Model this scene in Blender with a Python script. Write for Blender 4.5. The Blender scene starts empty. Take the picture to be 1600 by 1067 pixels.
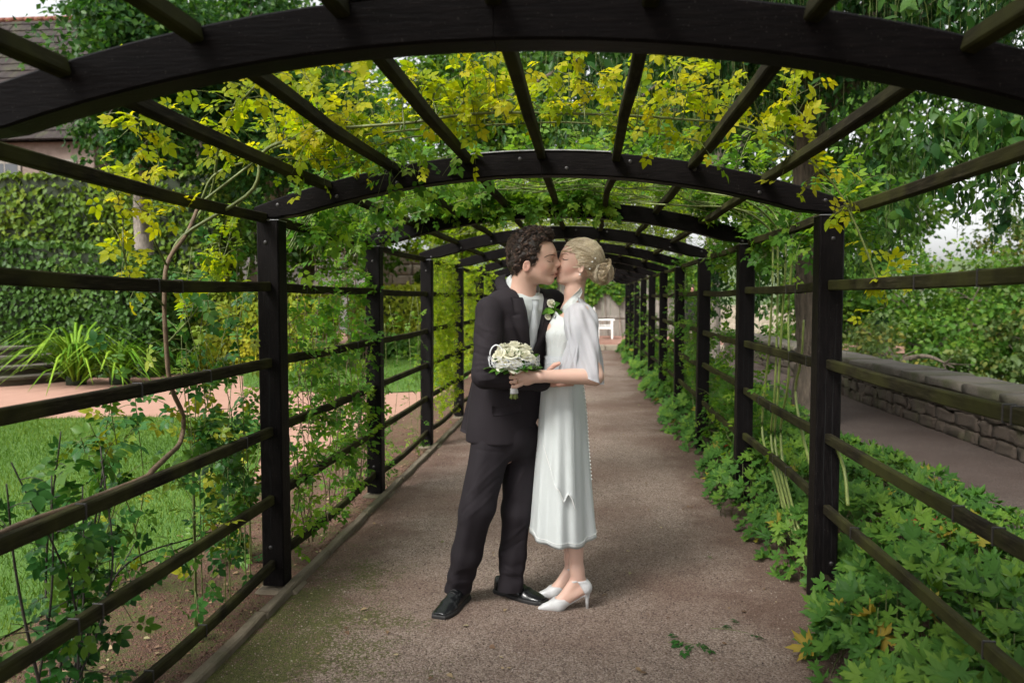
import bpy, math, random
import numpy as np
from mathutils import Vector, Matrix

SC = bpy.context.scene
COL = SC.collection
RNG = np.random.default_rng(11)
random.seed(11)
rad = math.radians

# ------------------------------------------------------------------ camera
cam_d = bpy.data.cameras.new('camera')
cam = bpy.data.objects.new('camera', cam_d)
COL.objects.link(cam)
cam.location = (0, 0, 1.47)
cam.rotation_euler = (rad(90 - 2.985), 0, rad(5.179))
cam_d.sensor_width = 36.0
cam_d.lens = 28.26
cam_d.clip_start = 0.05
cam_d.clip_end = 3000
cam_d.dof.use_dof = True
cam_d.dof.focus_distance = 3.8
cam_d.dof.aperture_fstop = 3.2
SC.camera = cam

# ------------------------------------------------------------------ sky, sun, exposure (overcast)
world = bpy.data.worlds.new('World')
SC.world = world
world.use_nodes = True
wn = world.node_tree
wn.nodes.clear()
w_out = wn.nodes.new('ShaderNodeOutputWorld')
w_bg = wn.nodes.new('ShaderNodeBackground')
w_sky = wn.nodes.new('ShaderNodeTexSky')
w_sky.sky_type = 'NISHITA'
w_sky.sun_disc = False
SUN_EL, SUN_AZ = rad(46), rad(216)          # azimuth clockwise from +Y: behind the camera, to the left
w_sky.sun_elevation = SUN_EL
w_sky.sun_rotation = SUN_AZ
w_sky.air_density = 1.0
w_sky.dust_density = 4.0
w_hs = wn.nodes.new('ShaderNodeHueSaturation')
w_hs.inputs['Saturation'].default_value = 0.10
w_bg.inputs['Strength'].default_value = 0.115
wn.links.new(w_sky.outputs[0], w_hs.inputs['Color'])
wn.links.new(w_hs.outputs[0], w_bg.inputs['Color'])
wn.links.new(w_bg.outputs[0], w_out.inputs['Surface'])

sun_d = bpy.data.lights.new('sun', 'SUN')
sun_d.energy = 1.5
sun_d.angle = rad(18)
sun_d.color = (1.0, 0.96, 0.9)
sun = bpy.data.objects.new('sun', sun_d)
COL.objects.link(sun)
sdir = Vector((math.sin(SUN_AZ) * math.cos(SUN_EL), math.cos(SUN_AZ) * math.cos(SUN_EL), math.sin(SUN_EL)))
sun.rotation_euler = sdir.to_track_quat('Z', 'Y').to_euler()
sun.location = (0, 0, 30)

SC.view_settings.view_transform = 'Standard'
SC.view_settings.look = 'None'
SC.view_settings.gamma = 1.0
SC.view_settings.use_curve_mapping = False
SC.view_settings.exposure = 1.52
SC.cycles.max_bounces = 8
SC.cycles.transparent_max_bounces = 8

# ------------------------------------------------------------------ helpers
def tag(o, label=None, cat=None, group=None, kind=None):
    if label: o['label'] = label
    if cat: o['category'] = cat
    if group: o['group'] = group
    if kind: o['kind'] = kind
    return o

def empty(name, loc=(0, 0, 0), **k):
    o = bpy.data.objects.new(name, None)
    COL.objects.link(o)
    o.location = loc
    o.empty_display_size = 0.1
    return tag(o, **k)

def link(name, me, parent=None, **k):
    o = bpy.data.objects.new(name, me)
    COL.objects.link(o)
    if parent is not None:
        o.parent = parent
        o.matrix_parent_inverse = Matrix.Translation(-parent_loc(parent))
    return tag(o, **k)

def parent_loc(p):
    return Vector(p.location) if p.parent is None else Vector((0, 0, 0))

def mesh(name, v, faces, mat=None, smooth=True, attrs=None):
    """v Nx3, faces: list of int arrays (each M x k)."""
    v = np.asarray(v, np.float32)
    me = bpy.data.meshes.new(name)
    if isinstance(faces, np.ndarray): faces = [faces]
    faces = [np.asarray(f, np.int32) for f in faces if len(f)]
    nl = sum(f.size for f in faces)
    nf = sum(len(f) for f in faces)
    me.vertices.add(len(v)); me.loops.add(nl); me.polygons.add(nf)
    me.vertices.foreach_set('co', v.ravel())
    me.loops.foreach_set('vertex_index', np.concatenate([f.ravel() for f in faces]))
    tot = np.concatenate([np.full(len(f), f.shape[1], np.int32) for f in faces])
    st = np.concatenate([[0], np.cumsum(tot)[:-1]]).astype(np.int32)
    me.polygons.foreach_set('loop_start', st)
    me.polygons.foreach_set('loop_total', tot)
    me.polygons.foreach_set('use_smooth', np.full(nf, bool(smooth)))
    if attrs:
        for k, a in attrs.items():
            a = np.asarray(a, np.float32)
            at = me.attributes.new(k, 'FLOAT', 'POINT')
            at.data.foreach_set('value', a)
    me.update(calc_edges=True)
    me.validate()
    if mat: me.materials.append(mat)
    return me

class MB:
    """collects pieces of ONE part."""
    def __init__(s): s.v = []; s.f = {}; s.n = 0; s.a = []
    def add(s, v, faces, rnd=0.5):
        v = np.asarray(v, np.float32)
        if isinstance(faces, np.ndarray): faces = [faces]
        for f in faces:
            f = np.asarray(f, np.int32)
            if len(f): s.f.setdefault(f.shape[1], []).append(f + s.n)
        s.v.append(v); s.n += len(v)
        s.a.append(np.broadcast_to(np.asarray(rnd, np.float32), (len(v),)))
        return s
    def me(s, name, mat, smooth=True):
        return mesh(name, np.concatenate(s.v), [np.concatenate(x) for x in s.f.values()], mat, smooth,
                    {'rnd': np.concatenate(s.a)})
    def build(s, name, mat, parent=None, smooth=True, **k):
        return link(name, s.me(name, mat, smooth), parent, **k)

def frames(path, up=(0, 0, 1)):
    p = np.asarray(path, float)
    t = np.gradient(p, axis=0)
    t /= np.linalg.norm(t, axis=1)[:, None] + 1e-12
    up = np.asarray(up, float)
    if up.ndim == 1: up = np.broadcast_to(up, p.shape)
    side = np.cross(t, up)
    bad = np.linalg.norm(side, axis=1) < 1e-3
    if bad.any(): side[bad] = np.cross(t[bad], np.array([1.0, 0.13, 0]))
    side /= np.linalg.norm(side, axis=1)[:, None]
    n = np.cross(side, t)
    return t, side, n

def sweep(path, prof, scale=None, up=(0, 0, 1), caps=True):
    """sweep closed 2D profile (K x 2: side, normal) along path. returns v, faces"""
    p = np.asarray(path, float); prof = np.asarray(prof, float)
    t, s, n = frames(p, up)
    N, K = len(p), len(prof)
    sc = np.ones(N) if scale is None else np.asarray(scale, float)
    v = (p[:, None] + sc[:, None, None] * (prof[None, :, 0, None] * s[:, None] + prof[None, :, 1, None] * n[:, None])).reshape(-1, 3)
    i = np.arange(N - 1)[:, None] * K; j = np.arange(K)[None]; j2 = (j + 1) % K
    q = np.stack([i + j, i + K + j, i + K + j2, i + j2], -1).reshape(-1, 4)
    fs = [q]
    if caps:
        fs.append(np.arange(K)[None]); fs.append((np.arange(K)[::-1] + (N - 1) * K)[None])
    return v, fs

def crect(w, h, b):
    w /= 2; h /= 2
    return np.array([(-w + b, -h), (w - b, -h), (w, -h + b), (w, h - b), (w - b, h), (-w + b, h), (-w, h - b), (-w, -h + b)])

def circ(k):
    a = np.arange(k) * 2 * math.pi / k
    return np.stack([np.cos(a), np.sin(a)], -1)

def spline(pts, n):
    """Catmull-Rom through pts."""
    p = np.asarray(pts, float)
    if len(p) == 2: return p[0] + (p[1] - p[0]) * np.linspace(0, 1, n)[:, None]
    P = np.vstack([2 * p[0] - p[1], p, 2 * p[-1] - p[-2]])
    u = np.linspace(0, len(p) - 1 - 1e-9, n); k = u.astype(int); f = (u - k)[:, None]
    a, b, c, d = P[k], P[k + 1], P[k + 2], P[k + 3]
    return 0.5 * (2 * b + (c - a) * f + (2 * a - 5 * b + 4 * c - d) * f ** 2 + (3 * b - a - 3 * c + d) * f ** 3)

def tube(mb, pts, r0, r1=None, n=None, k=6, rnd=0.5):
    r1 = r0 if r1 is None else r1
    n = n or max(4, len(pts) * 4)
    p = spline(pts, n)
    v, f = sweep(p, circ(k), np.linspace(r0, r1, n))
    mb.add(v, f, rnd)
    return p

def box(lo, hi, b=0.006):
    lo = np.array(lo, float); hi = np.array(hi, float); c = (lo + hi) / 2; d = hi - lo
    b = min(b, d.min() * 0.3)
    prof = crect(d[0], d[1], b)
    zz = [lo[2], lo[2] + b, hi[2] - b, hi[2]]
    v = []
    for i, z in enumerate(zz):
        s = prof.copy()
        if i in (0, 3): s = crect(d[0] - 2 * b, d[1] - 2 * b, b * 0.5)
        v.append(np.column_stack([c[0] + s[:, 0], c[1] + s[:, 1], np.full(8, z)]))
    v = np.concatenate(v)
    i = np.arange(3)[:, None] * 8; j = np.arange(8)[None]; j2 = (j + 1) % 8
    q = np.stack([i + j, i + j2, i + 8 + j2, i + 8 + j], -1).reshape(-1, 4)
    return v, [q, np.arange(8)[::-1][None], (np.arange(8) + 24)[None]]

def sphere(c, r, k=8, m=5):
    r = np.broadcast_to(np.asarray(r, float), (3,))
    v = [(0, 0, -1)]
    for i in range(1, m):
        a = -math.pi / 2 + math.pi * i / m
        for j in range(k):
            b = 2 * math.pi * j / k
            v.append((math.cos(a) * math.cos(b), math.cos(a) * math.sin(b), math.sin(a)))
    v.append((0, 0, 1))
    v = np.array(v) * r + np.asarray(c, float)
    tri, q = [], []
    for j in range(k):
        tri.append((0, 1 + (j + 1) % k, 1 + j)); e = 1 + (m - 2) * k
        tri.append((e + k, e + j, e + (j + 1) % k))
        for i in range(m - 2):
            a = 1 + i * k
            q.append((a + j, a + (j + 1) % k, a + k + (j + 1) % k, a + k + j))
    return v, [np.array(tri), np.array(q).reshape(-1, 4)]

def vnoise(p, f=1.0, seed=0):
    """cheap smooth pseudo noise in [-1,1]"""
    p = np.asarray(p) * f; s = seed * 1.7
    x, y, z = p[..., 0], p[..., 1], p[..., 2]
    return (np.sin(x * 1.7 + 1.3 * np.sin(y * 1.1 + s) + s) + np.sin(y * 1.9 + 1.2 * np.sin(z * 1.3 + s * 2) + 2 * s)
            + np.sin(z * 1.6 + 1.4 * np.sin(x * 1.2 + 3 * s) + s * .7)) / 3

# ---- camera maths, only used to look up real-world points
def _basis():
    m = cam.rotation_euler.to_matrix()
    return np.array(m.col[0]), np.array(m.col[1]), -np.array(m.col[2])
_r, _u, _a = _basis()
def W(px, py, Y):
    d = _a + _r * (px - 800) / 1256. - _u * (py - 533.5) / 1256.
    return np.array([0, 0, 1.47]) + d * (Y / d[1])
def G(px, py, Z=0.0):
    d = _a + _r * (px - 800) / 1256. - _u * (py - 533.5) / 1256.
    return np.array([0, 0, 1.47]) + d * ((Z - 1.47) / d[2])

# ------------------------------------------------------------------ materials
class NT:
    def __init__(s, name):
        s.m = bpy.data.materials.new(name); s.m.use_nodes = True
        s.t = s.m.node_tree; s.t.nodes.clear()
        s.out = s.t.nodes.new('ShaderNodeOutputMaterial')
    def n(s, typ, ins=None, **props):
        nd = s.t.nodes.new(typ)
        for k, v in props.items(): setattr(nd, k, v)
        for k, v in (ins or {}).items():
            sk = nd.inputs[k]
            if hasattr(v, 'is_output') or isinstance(v, bpy.types.NodeSocket): s.t.links.new(v, sk)
            else: sk.default_value = v
        return nd
    def ramp(s, fac, stops, interp='LINEAR'):
        nd = s.t.nodes.new('ShaderNodeValToRGB'); cr = nd.color_ramp; cr.interpolation = interp
        while len(cr.elements) < len(stops): cr.elements.new(0.5)
        for e, (p, c) in zip(cr.elements, stops):
            e.position = p; e.color = (c[0], c[1], c[2], 1) if len(c) == 3 else c
        s.t.links.new(fac, nd.inputs[0]); return nd.outputs[0]
    def noise(s, scale, detail=4, vec=None, rough=0.55, out=0):
        nd = s.n('ShaderNodeTexNoise', {'Scale': scale, 'Detail': detail, 'Roughness': rough})
        if vec is not None: s.t.links.new(vec, nd.inputs['Vector'])
        return nd.outputs[out]
    def coord(s, which='Object', scale=None):
        o = s.n('ShaderNodeTexCoord').outputs[which]
        if scale is not None:
            mp = s.n('ShaderNodeMapping', {'Vector': o, 'Scale': scale}); return mp.outputs[0]
        return o
    def mix(s, fac, a, b, blend='MIX'):
        nd = s.n('ShaderNodeMix', data_type='RGBA', blend_type=blend)
        for k, v in ((0, fac), (6, a), (7, b)):
            if isinstance(v, bpy.types.NodeSocket): s.t.links.new(v, nd.inputs[k])
            else: nd.inputs[k].default_value = (v if k == 0 else (*v, 1) if len(v) == 3 else v)
        return nd.outputs[2]
    def math(s, op, a, b=0.0, clamp=False):
        nd = s.n('ShaderNodeMath', operation=op, use_clamp=clamp)
        for k, v in ((0, a), (1, b)):
            if isinstance(v, bpy.types.NodeSocket): s.t.links.new(v, nd.inputs[k])
            else: nd.inputs[k].default_value = v
        return nd.outputs[0]
    def attr(s, name): return s.n('ShaderNodeAttribute', attribute_name=name).outputs['Fac']
    def bump(s, h, strength=0.5, dist=0.01):
        return s.n('ShaderNodeBump', {'Height': h, 'Strength': strength, 'Distance': dist}).outputs[0]
    def bsdf(s, col, rough=0.7, normal=None, **k):
        nd = s.n('ShaderNodeBsdfPrincipled')
        ins = {'Base Color': col, 'Roughness': rough}
        ins.update(k)
        for kk, v in ins.items():
            if isinstance(v, bpy.types.NodeSocket): s.t.links.new(v, nd.inputs[kk])
            else: nd.inputs[kk].default_value = (*v, 1) if isinstance(v, tuple) and len(v) == 3 and nd.inputs[kk].type == 'RGBA' else v
        if normal is not None: s.t.links.new(normal, nd.inputs['Normal'])
        return nd.outputs[0]
    def done(s, sh):
        s.t.links.new(sh, s.out.inputs['Surface']); return s.m

def plain(name, col, rough=0.6, var=0.25, scale=20, bump=0.15, dist=0.003, stretch=None, **k):
    t = NT(name); c = t.coord('Object', stretch)
    nz = t.noise(scale, 5, c)
    d = tuple(x * (1 - var) for x in col); l = tuple(min(1, x * (1 + var)) for x in col)
    cc = t.ramp(nz, [(0.3, d), (0.7, l)])
    return t.done(t.bsdf(cc, rough, t.bump(nz, bump, dist), **k))

def leaf_mat(name, stops, rough=0.42, trans=0.38, tint=(1.25, 1.3, 0.5)):
    t = NT(name)
    r = t.attr('rnd')
    col = t.ramp(r, stops)
    nz = t.noise(60, 3, t.coord('Object'))
    col = t.mix(t.math('MULTIPLY', nz, 0.22), col, tuple(x * 0.6 for x in stops[0][1]))
    p = t.bsdf(col, rough, **{'Specular IOR Level': 0.16})
    tc = t.mix(1.0, col, tint, 'MULTIPLY')
    tr = t.n('ShaderNodeBsdfTranslucent', {'Color': tc})
    ms = t.n('ShaderNodeMixShader', {0: trans, 1: p, 2: tr.outputs[0]})
    return t.done(ms.outputs[0])

M = {}
def wood_black():
    t = NT('black_stained_wood'); c = t.coord('Generated', (1, 1, 1)); o = t.coord('Object', (14, 14, 1.6))
    g = t.noise(9, 6, o, 0.65)
    sp = t.noise(160, 2, t.coord('Object'))
    col = t.ramp(g, [(0.3, (0.0028, 0.0024, 0.0026)), (0.6, (0.0065, 0.0053, 0.0053)), (0.8, (0.014, 0.0108, 0.010))])
    dust = t.math('GREATER_THAN', sp, 0.69)
    col = t.mix(t.math('MULTIPLY', dust, 0.35), col, (0.12, 0.11, 0.1))
    rg = t.ramp(g, [(0.3, (0.42,) * 3), (0.8, (0.62,) * 3)])
    return t.done(t.bsdf(col, rg, t.bump(g, 0.45, 0.004), **{'Specular IOR Level': 0.07}))
M['wood'] = wood_black()
def wood_arch():
    t = NT('black_stained_arch_timber'); o = t.coord('Object', (1.6, 14, 14))
    g = t.noise(9, 6, o, 0.65); sp = t.noise(160, 2, t.coord('Object'))
    col = t.ramp(g, [(0.3, (0.0028, 0.0024, 0.0026)), (0.6, (0.0065, 0.0053, 0.0053)), (0.8, (0.014, 0.0108, 0.010))])
    dust = t.math('GREATER_THAN', sp, 0.7)
    col = t.mix(t.math('MULTIPLY', dust, 0.3), col, (0.12, 0.11, 0.1))
    return t.done(t.bsdf(col, 0.5, t.bump(g, 0.5, 0.004), **{'Specular IOR Level': 0.05}))
M['arch'] = wood_arch()
def wood_rail():
    t = NT('weathered_mossy_rail_wood'); o = t.coord('Object', (16, 1.2, 16)); b = t.coord('Object')
    g = t.noise(8, 6, o, 0.7); ms = t.noise(6, 5, b); pt = t.noise(1.3, 3, b)
    col = t.ramp(g, [(0.3, (0.006, 0.005, 0.0035)), (0.55, (0.021, 0.0185, 0.011)), (0.8, (0.07, 0.06, 0.04))])
    mf = t.ramp(t.math('MULTIPLY', ms, pt), [(0.18, (0, 0, 0)), (0.36, (1, 1, 1))])
    col = t.mix(t.math('MULTIPLY', mf, 0.75), col, (0.046, 0.048, 0.014))
    return t.done(t.bsdf(col, 0.85, t.bump(g, 0.5, 0.004), **{'Specular IOR Level': 0.06}))
M['rail'] = wood_rail()
M['flash'] = plain('grey_metal_flashing', (0.35, 0.36, 0.37), 0.4, 0.2, 30, 0.1, Metallic=0.6)
M['bolt'] = plain('dark_bolt', (0.02, 0.018, 0.018), 0.45, 0.3, 80)

def gravel(name, a, b, c, moss=None, mossbox=None, edges=None):
    t = NT(name); o = t.coord('Object')
    big = t.noise(0.7, 4, o, 0.6); mid = t.noise(5, 5, o, 0.6)
    vo = t.n('ShaderNodeTexVoronoi', {'Vector': o, 'Scale': 150.0}); fine = t.noise(180, 3, o)
    base = t.ramp(mid, [(0.3, a), (0.55, b), (0.75, a)])
    stone = t.ramp(vo.outputs['Color'], [(0.15, tuple(x * 0.45 for x in a)), (0.5, b), (0.8, c)])
    col = t.mix(0.62, base, stone)
    patch = t.ramp(big, [(0.44, (0, 0, 0)), (0.62, (1, 1, 1))])
    col = t.mix(t.math('MULTIPLY', patch, 0.55), col, tuple(x * y for x, y in zip(a, (0.8, 0.52, 0.42))))
    if edges:      # red soil trodden in along both sides of the path
        ex = t.n('ShaderNodeSeparateXYZ', {0: o}).outputs[0]; ex = t.math('ABSOLUTE', t.math('SUBTRACT', ex, edges[0]))
        ef = t.math('ADD', t.math('MULTIPLY', t.math('SUBTRACT', ex, edges[1]), 2.2), t.math('MULTIPLY', t.math('SUBTRACT', t.noise(2.3, 6, o, .7), .5), 3.0))
        ef = t.ramp(ef, [(0.1, (0, 0, 0)), (0.75, (1, 1, 1))])
        col = t.mix(t.math('MULTIPLY', ef, .7), col, t.mix(t.noise(90, 4, o, .7), (0.045, 0.020, 0.012), (0.15, 0.078, 0.05)))
    h = t.math('ADD', t.math('MULTIPLY', vo.outputs['Distance'], -0.9), fine)
    if moss:
        sx = t.n('ShaderNodeSeparateXYZ', {0: o})
        fx = t.n('ShaderNodeMapRange', {0: sx.outputs[0], 1: mossbox[0], 2: mossbox[1], 3: 1.0, 4: 0.0}).outputs[0]
        fy = t.n('ShaderNodeMapRange', {0: sx.outputs[1], 1: mossbox[2], 2: mossbox[3], 3: 1.0, 4: 0.0}).outputs[0]
        nz = t.noise(3.2, 6, o, 0.7); n2 = t.noise(75, 4, o, .7)
        m = t.math('ADD', t.math('MULTIPLY', fx, fy), t.math('MULTIPLY', t.math('SUBTRACT', nz, 0.5), 1.7))
        m = t.math('ADD', m, t.math('MULTIPLY', t.math('SUBTRACT', n2, 0.5), 2.2))
        mk = t.ramp(m, [(0.50, (0, 0, 0)), (0.68, (1, 1, 1))])
        mcol = t.ramp(t.noise(70, 4, o), [(0.3, tuple(x * 0.45 for x in moss)), (0.7, moss)])
        col = t.mix(mk, col, mcol)
    return t.done(t.bsdf(col, 0.92, t.bump(h, 0.8, 0.008)))
M['path'] = gravel('brown_grit_path', (0.130, 0.088, 0.067), (0.235, 0.172, 0.136), (0.43, 0.35, 0.29), (0.10, 0.105, 0.02), (-1.3, -0.35, 2.9, 5.6), (-.2, .78))
M['sand'] = gravel('pink_sandy_ground', (0.27, 0.135, 0.095), (0.36, 0.20, 0.15), (0.45, 0.30, 0.24))
M['soil'] = gravel('red_brown_soil', (0.065, 0.028, 0.016), (0.11, 0.052, 0.032), (0.20, 0.12, 0.08), (0.085, 0.095, 0.012), (-6, 3, 2, 30))
M['rpath'] = gravel('grey_brown_side_path', (0.040, 0.026, 0.020), (0.066, 0.045, 0.036), (0.13, 0.10, 0.08))
def lawn_mat():
    t = NT('lawn_turf'); o = t.coord('Object'); n1 = t.noise(1.5, 4, o); n2 = t.noise(60, 4, o)
    col = t.mix(n1, (0.045, 0.12, 0.010), (0.09, 0.19, 0.016)); col = t.mix(t.math('MULTIPLY', n2, 0.5), col, (0.03, 0.06, 0.01))
    return t.done(t.bsdf(col, 0.9, t.bump(n2, 0.6, 0.02)))
M['lawn'] = lawn_mat()
M['grass'] = leaf_mat('grass_blades', [(0, (0.035, 0.09, 0.010)), (0.5, (0.08, 0.165, 0.014)), (1, (0.20, 0.24, 0.035))], 0.6, 0.3)
def stone_mat(name, a, b, moss=0.25):
    t = NT(name); o = t.coord('Object'); n1 = t.noise(5, 6, o, 0.65); n2 = t.noise(40, 5, o); ms = t.noise(2.4, 5, o)
    r = t.attr('rnd')
    col = t.ramp(n1, [(0.3, a), (0.7, b)])
    col = t.mix(t.math('MULTIPLY', n2, 0.35), col, tuple(x * 0.5 for x in a))
    col = t.mix(t.math('MULTIPLY', r, 0.5), col, tuple(x * 0.6 for x in b))
    mk = t.ramp(ms, [(0.5, (0, 0, 0)), (0.66, (1, 1, 1))])
    col = t.mix(t.math('MULTIPLY', mk, moss), col, (0.055, 0.06, 0.02))
    return t.done(t.bsdf(col, 0.9, t.bump(t.math('ADD', n1, n2), 0.6, 0.012)))
M['stone'] = stone_mat('rough_brown_stone', (0.042, 0.030, 0.022), (0.092, 0.068, 0.050), 0.55)
M['cope'] = stone_mat('grey_coping_stone', (0.075, 0.063, 0.048), (0.15, 0.13, 0.105), 0.7)
M['kerb'] = stone_mat('worn_grey_timber_edging', (0.10, 0.078, 0.05), (0.20, 0.165, 0.115), 0.6)
M['pale_stone'] = stone_mat('pale_sandstone', (0.30, 0.25, 0.19), (0.46, 0.40, 0.31), 0.2)
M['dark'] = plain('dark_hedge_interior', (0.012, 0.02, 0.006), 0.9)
M['bark'] = plain('grey_brown_bark', (0.10, 0.078, 0.058), 0.92, 0.55, 7, 0.9, 0.03, (5, 5, 0.8))
M['bark_pale'] = plain('pale_grey_bark', (0.20, 0.17, 0.14), 0.9, 0.4, 9, 0.7, 0.02, (4, 4, 0.9))
M['cane'] = plain('green_rose_cane', (0.10, 0.125, 0.03), 0.5, 0.35, 25, 0.2)
M['cane_brown'] = plain('brown_rose_trunk', (0.11, 0.07, 0.04), 0.75, 0.4, 30, 0.5, 0.004)
M['cane_dark'] = plain('dark_rose_stem', (0.028, 0.022, 0.016), 0.7, 0.4, 30, 0.3)
# ------------------------------------------------------------------ GROUND
def sheet(name, poly, z, mat, kind='structure', **k):
    me = bpy.data.meshes.new(name)
    me.from_pydata([(x, y, z) for x, y in poly], [], [list(range(len(poly)))])
    me.materials.append(mat)
    return link(name, me, None, kind=kind, **k)

def ground():
    xs = np.concatenate([[-1500, -600, -200, -80], np.arange(-40, 4.01, 4), [4.45, 4.9, 6, 8, 11, 15, 20, 30, 50, 90, 160, 300, 700, 1500]])
    ys = np.concatenate([[-400, -60], np.arange(-8, 60, 6), [80, 120, 200, 330, 500, 800, 1400, 2500]])
    X, Y = np.meshgrid(xs, ys)
    Z = np.where(X > 4.4, -9 * np.clip((X - 4.4) / 16, 0, 1) ** 0.8, 0.0)
    far = np.clip((np.hypot(X, Y) - 250) / 900, 0, 1)
    Z = Z + far * 95 * (0.75 + 0.25 * np.sin(X * 0.006 + 1) * np.cos(Y * 0.004))
    v = np.stack([X, Y, Z], -1).reshape(-1, 3); n = len(xs); m = len(ys)
    i = np.arange(m - 1)[:, None] * n + np.arange(n - 1)[None]
    q = np.stack([i, i + 1, i + n + 1, i + n], -1).reshape(-1, 4)
    t = NT('ground_cover_far'); o = t.coord('Object'); sx = t.n('ShaderNodeSeparateXYZ', {0: o})
    f = t.math('GREATER_THAN', sx.outputs[0], 4.42)
    f2 = t.math('GREATER_THAN', sx.outputs[1], 60.0)
    n1 = t.noise(0.06, 6, o); n2 = t.noise(5, 5, o)
    g = t.mix(n1, (0.03, 0.06, 0.015), (0.09, 0.12, 0.04))
    s = t.mix(n2, (0.27, 0.145, 0.10), (0.36, 0.21, 0.155))
    col = t.mix(t.math('MAXIMUM', f, f2), s, g)
    link('ground', mesh('ground', v, q, t.done(t.bsdf(col, 0.95, t.bump(n2, 0.3, 0.02))), False), kind='structure')
ground()
sheet('path', [(-1.5, -4), (1.15, -4), (1.15, 23.5), (-1.5, 23.5)], 0.008, M['path'])
sheet('soil_bed', [(-2.55, -4), (-1.5, -4), (-1.5, 23), (-2.15, 23), (-2.2, 12), (-2.6, 6.5), (-2.75, 3.5)], 0.004, M['soil'])
LAWN = [(-14, -3), (-2.75, -3)] + [tuple(G(*q)[:2]) for q in ((30, 985), (150, 915), (300, 850), (372, 790), (405, 720), (425, 672), (385, 655), (200, 652), (0, 657))] + [(-14, 9.3)]
sheet('lawn', LAWN, 0.012, M['lawn'])
LAWN2 = [tuple(G(*q)[:2]) for q in ((380, 604), (470, 612), (560, 616), (660, 612), (730, 592), (752, 548), (500, 555), (380, 575))]
sheet('lawn', LAWN2, 0.012, M['lawn'])
LAWN3 = [(-7.4, 10.7), (-4.6, 10.0), (-3.4, 10.4), (-3.2, 11.4), (-5.0, 11.9), (-7.2, 11.8)]
sheet('plant_bed', [(1.15, -4), (2.45, -4), (2.4, 23.5), (1.15, 23.5)], 0.004, M['soil'])
sheet('side_path', [(2.45, -4), (4.4, -4), (4.4, 23.5), (2.4, 23.5)], 0.012, M['rpath'])
# raised terrace at the far end
mb = MB(); mb.add(*box((-4, 23.55, -0.05), (9, 34, 0.14), 0.01)); mb.build('terrace', M['sand'], None, False, kind='structure')
st = empty('terrace_step', (0.5, 23.4, 0), label='long low stone step edging the raised terrace behind the pergola', cat='step')
for i in range(8):
    mb = MB(); mb.add(*box((-3.0 + i * 1.2, 23.25, 0.0), (-3.0 + i * 1.2 + 1.185, 23.54, 0.155 + 0.004 * (i % 3)), 0.015), RNG.random()); mb.build('step_stone', M['pale_stone'], st, False)

M['gap'] = plain('crack_void', (0.001, 0.001, 0.001), 1.0, .1, 5, 0)
# ------------------------------------------------------------------ PERGOLA
PX0, PX1, POST = -1.555, 1.135, 0.112
PY = [1.90, 3.9] + [5.85 + 2.0 * i for i in range(9)]
PC = (PX0 + PX1) / 2
HALF = (PX1 - PX0) / 2 + POST / 2 + 0.012
ZE, ZA, TH = 1.925, 2.172, 0.112          # top of beam at the ends, at the apex, beam depth
RR = (HALF ** 2 + (ZA - ZE) ** 2) / (2 * (ZA - ZE))
def arch_z(x): return ZA - RR + math.sqrt(RR * RR - (x - PC) ** 2)
perg = empty('pergola', (PC, 1.93, 0), label='long black timber arched pergola with mossy side rails spanning the path', cat='pergola')
def arch_seg(x0, x1, y, th):
    xs = np.linspace(x0, x1, 14); D = 0.098 / 2; bv = 0.006
    rows = []
    for x in xs:
        zt = arch_z(x)
        # beam follows the arc, squared off at the eaves
        zb = max(zt - th, ZE - 0.068) if abs(x - PC) > HALF - 0.17 else zt - th
        zb = zt - th + max(0, (abs(x - PC) - (HALF - 0.2))) * 0.24
        rows.append([(x, y - D + bv, zb), (x, y - D, zb + bv), (x, y - D, zt - bv), (x, y - D + bv, zt),
                     (x, y + D - bv, zt), (x, y + D, zt - bv), (x, y + D, zb + bv), (x, y + D - bv, zb)])
    v = np.array(rows).reshape(-1, 3); K = 8; N = len(xs)
    i = np.arange(N - 1)[:, None] * K; j = np.arange(K)[None]; j2 = (j + 1) % K
    q = np.stack([i + j, i + j2, i + K + j2, i + K + j], -1).reshape(-1, 4)
    return v, [q, np.arange(K)[::-1][None], (np.arange(K) + (N - 1) * K)[None]]
post_me = {}
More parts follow.
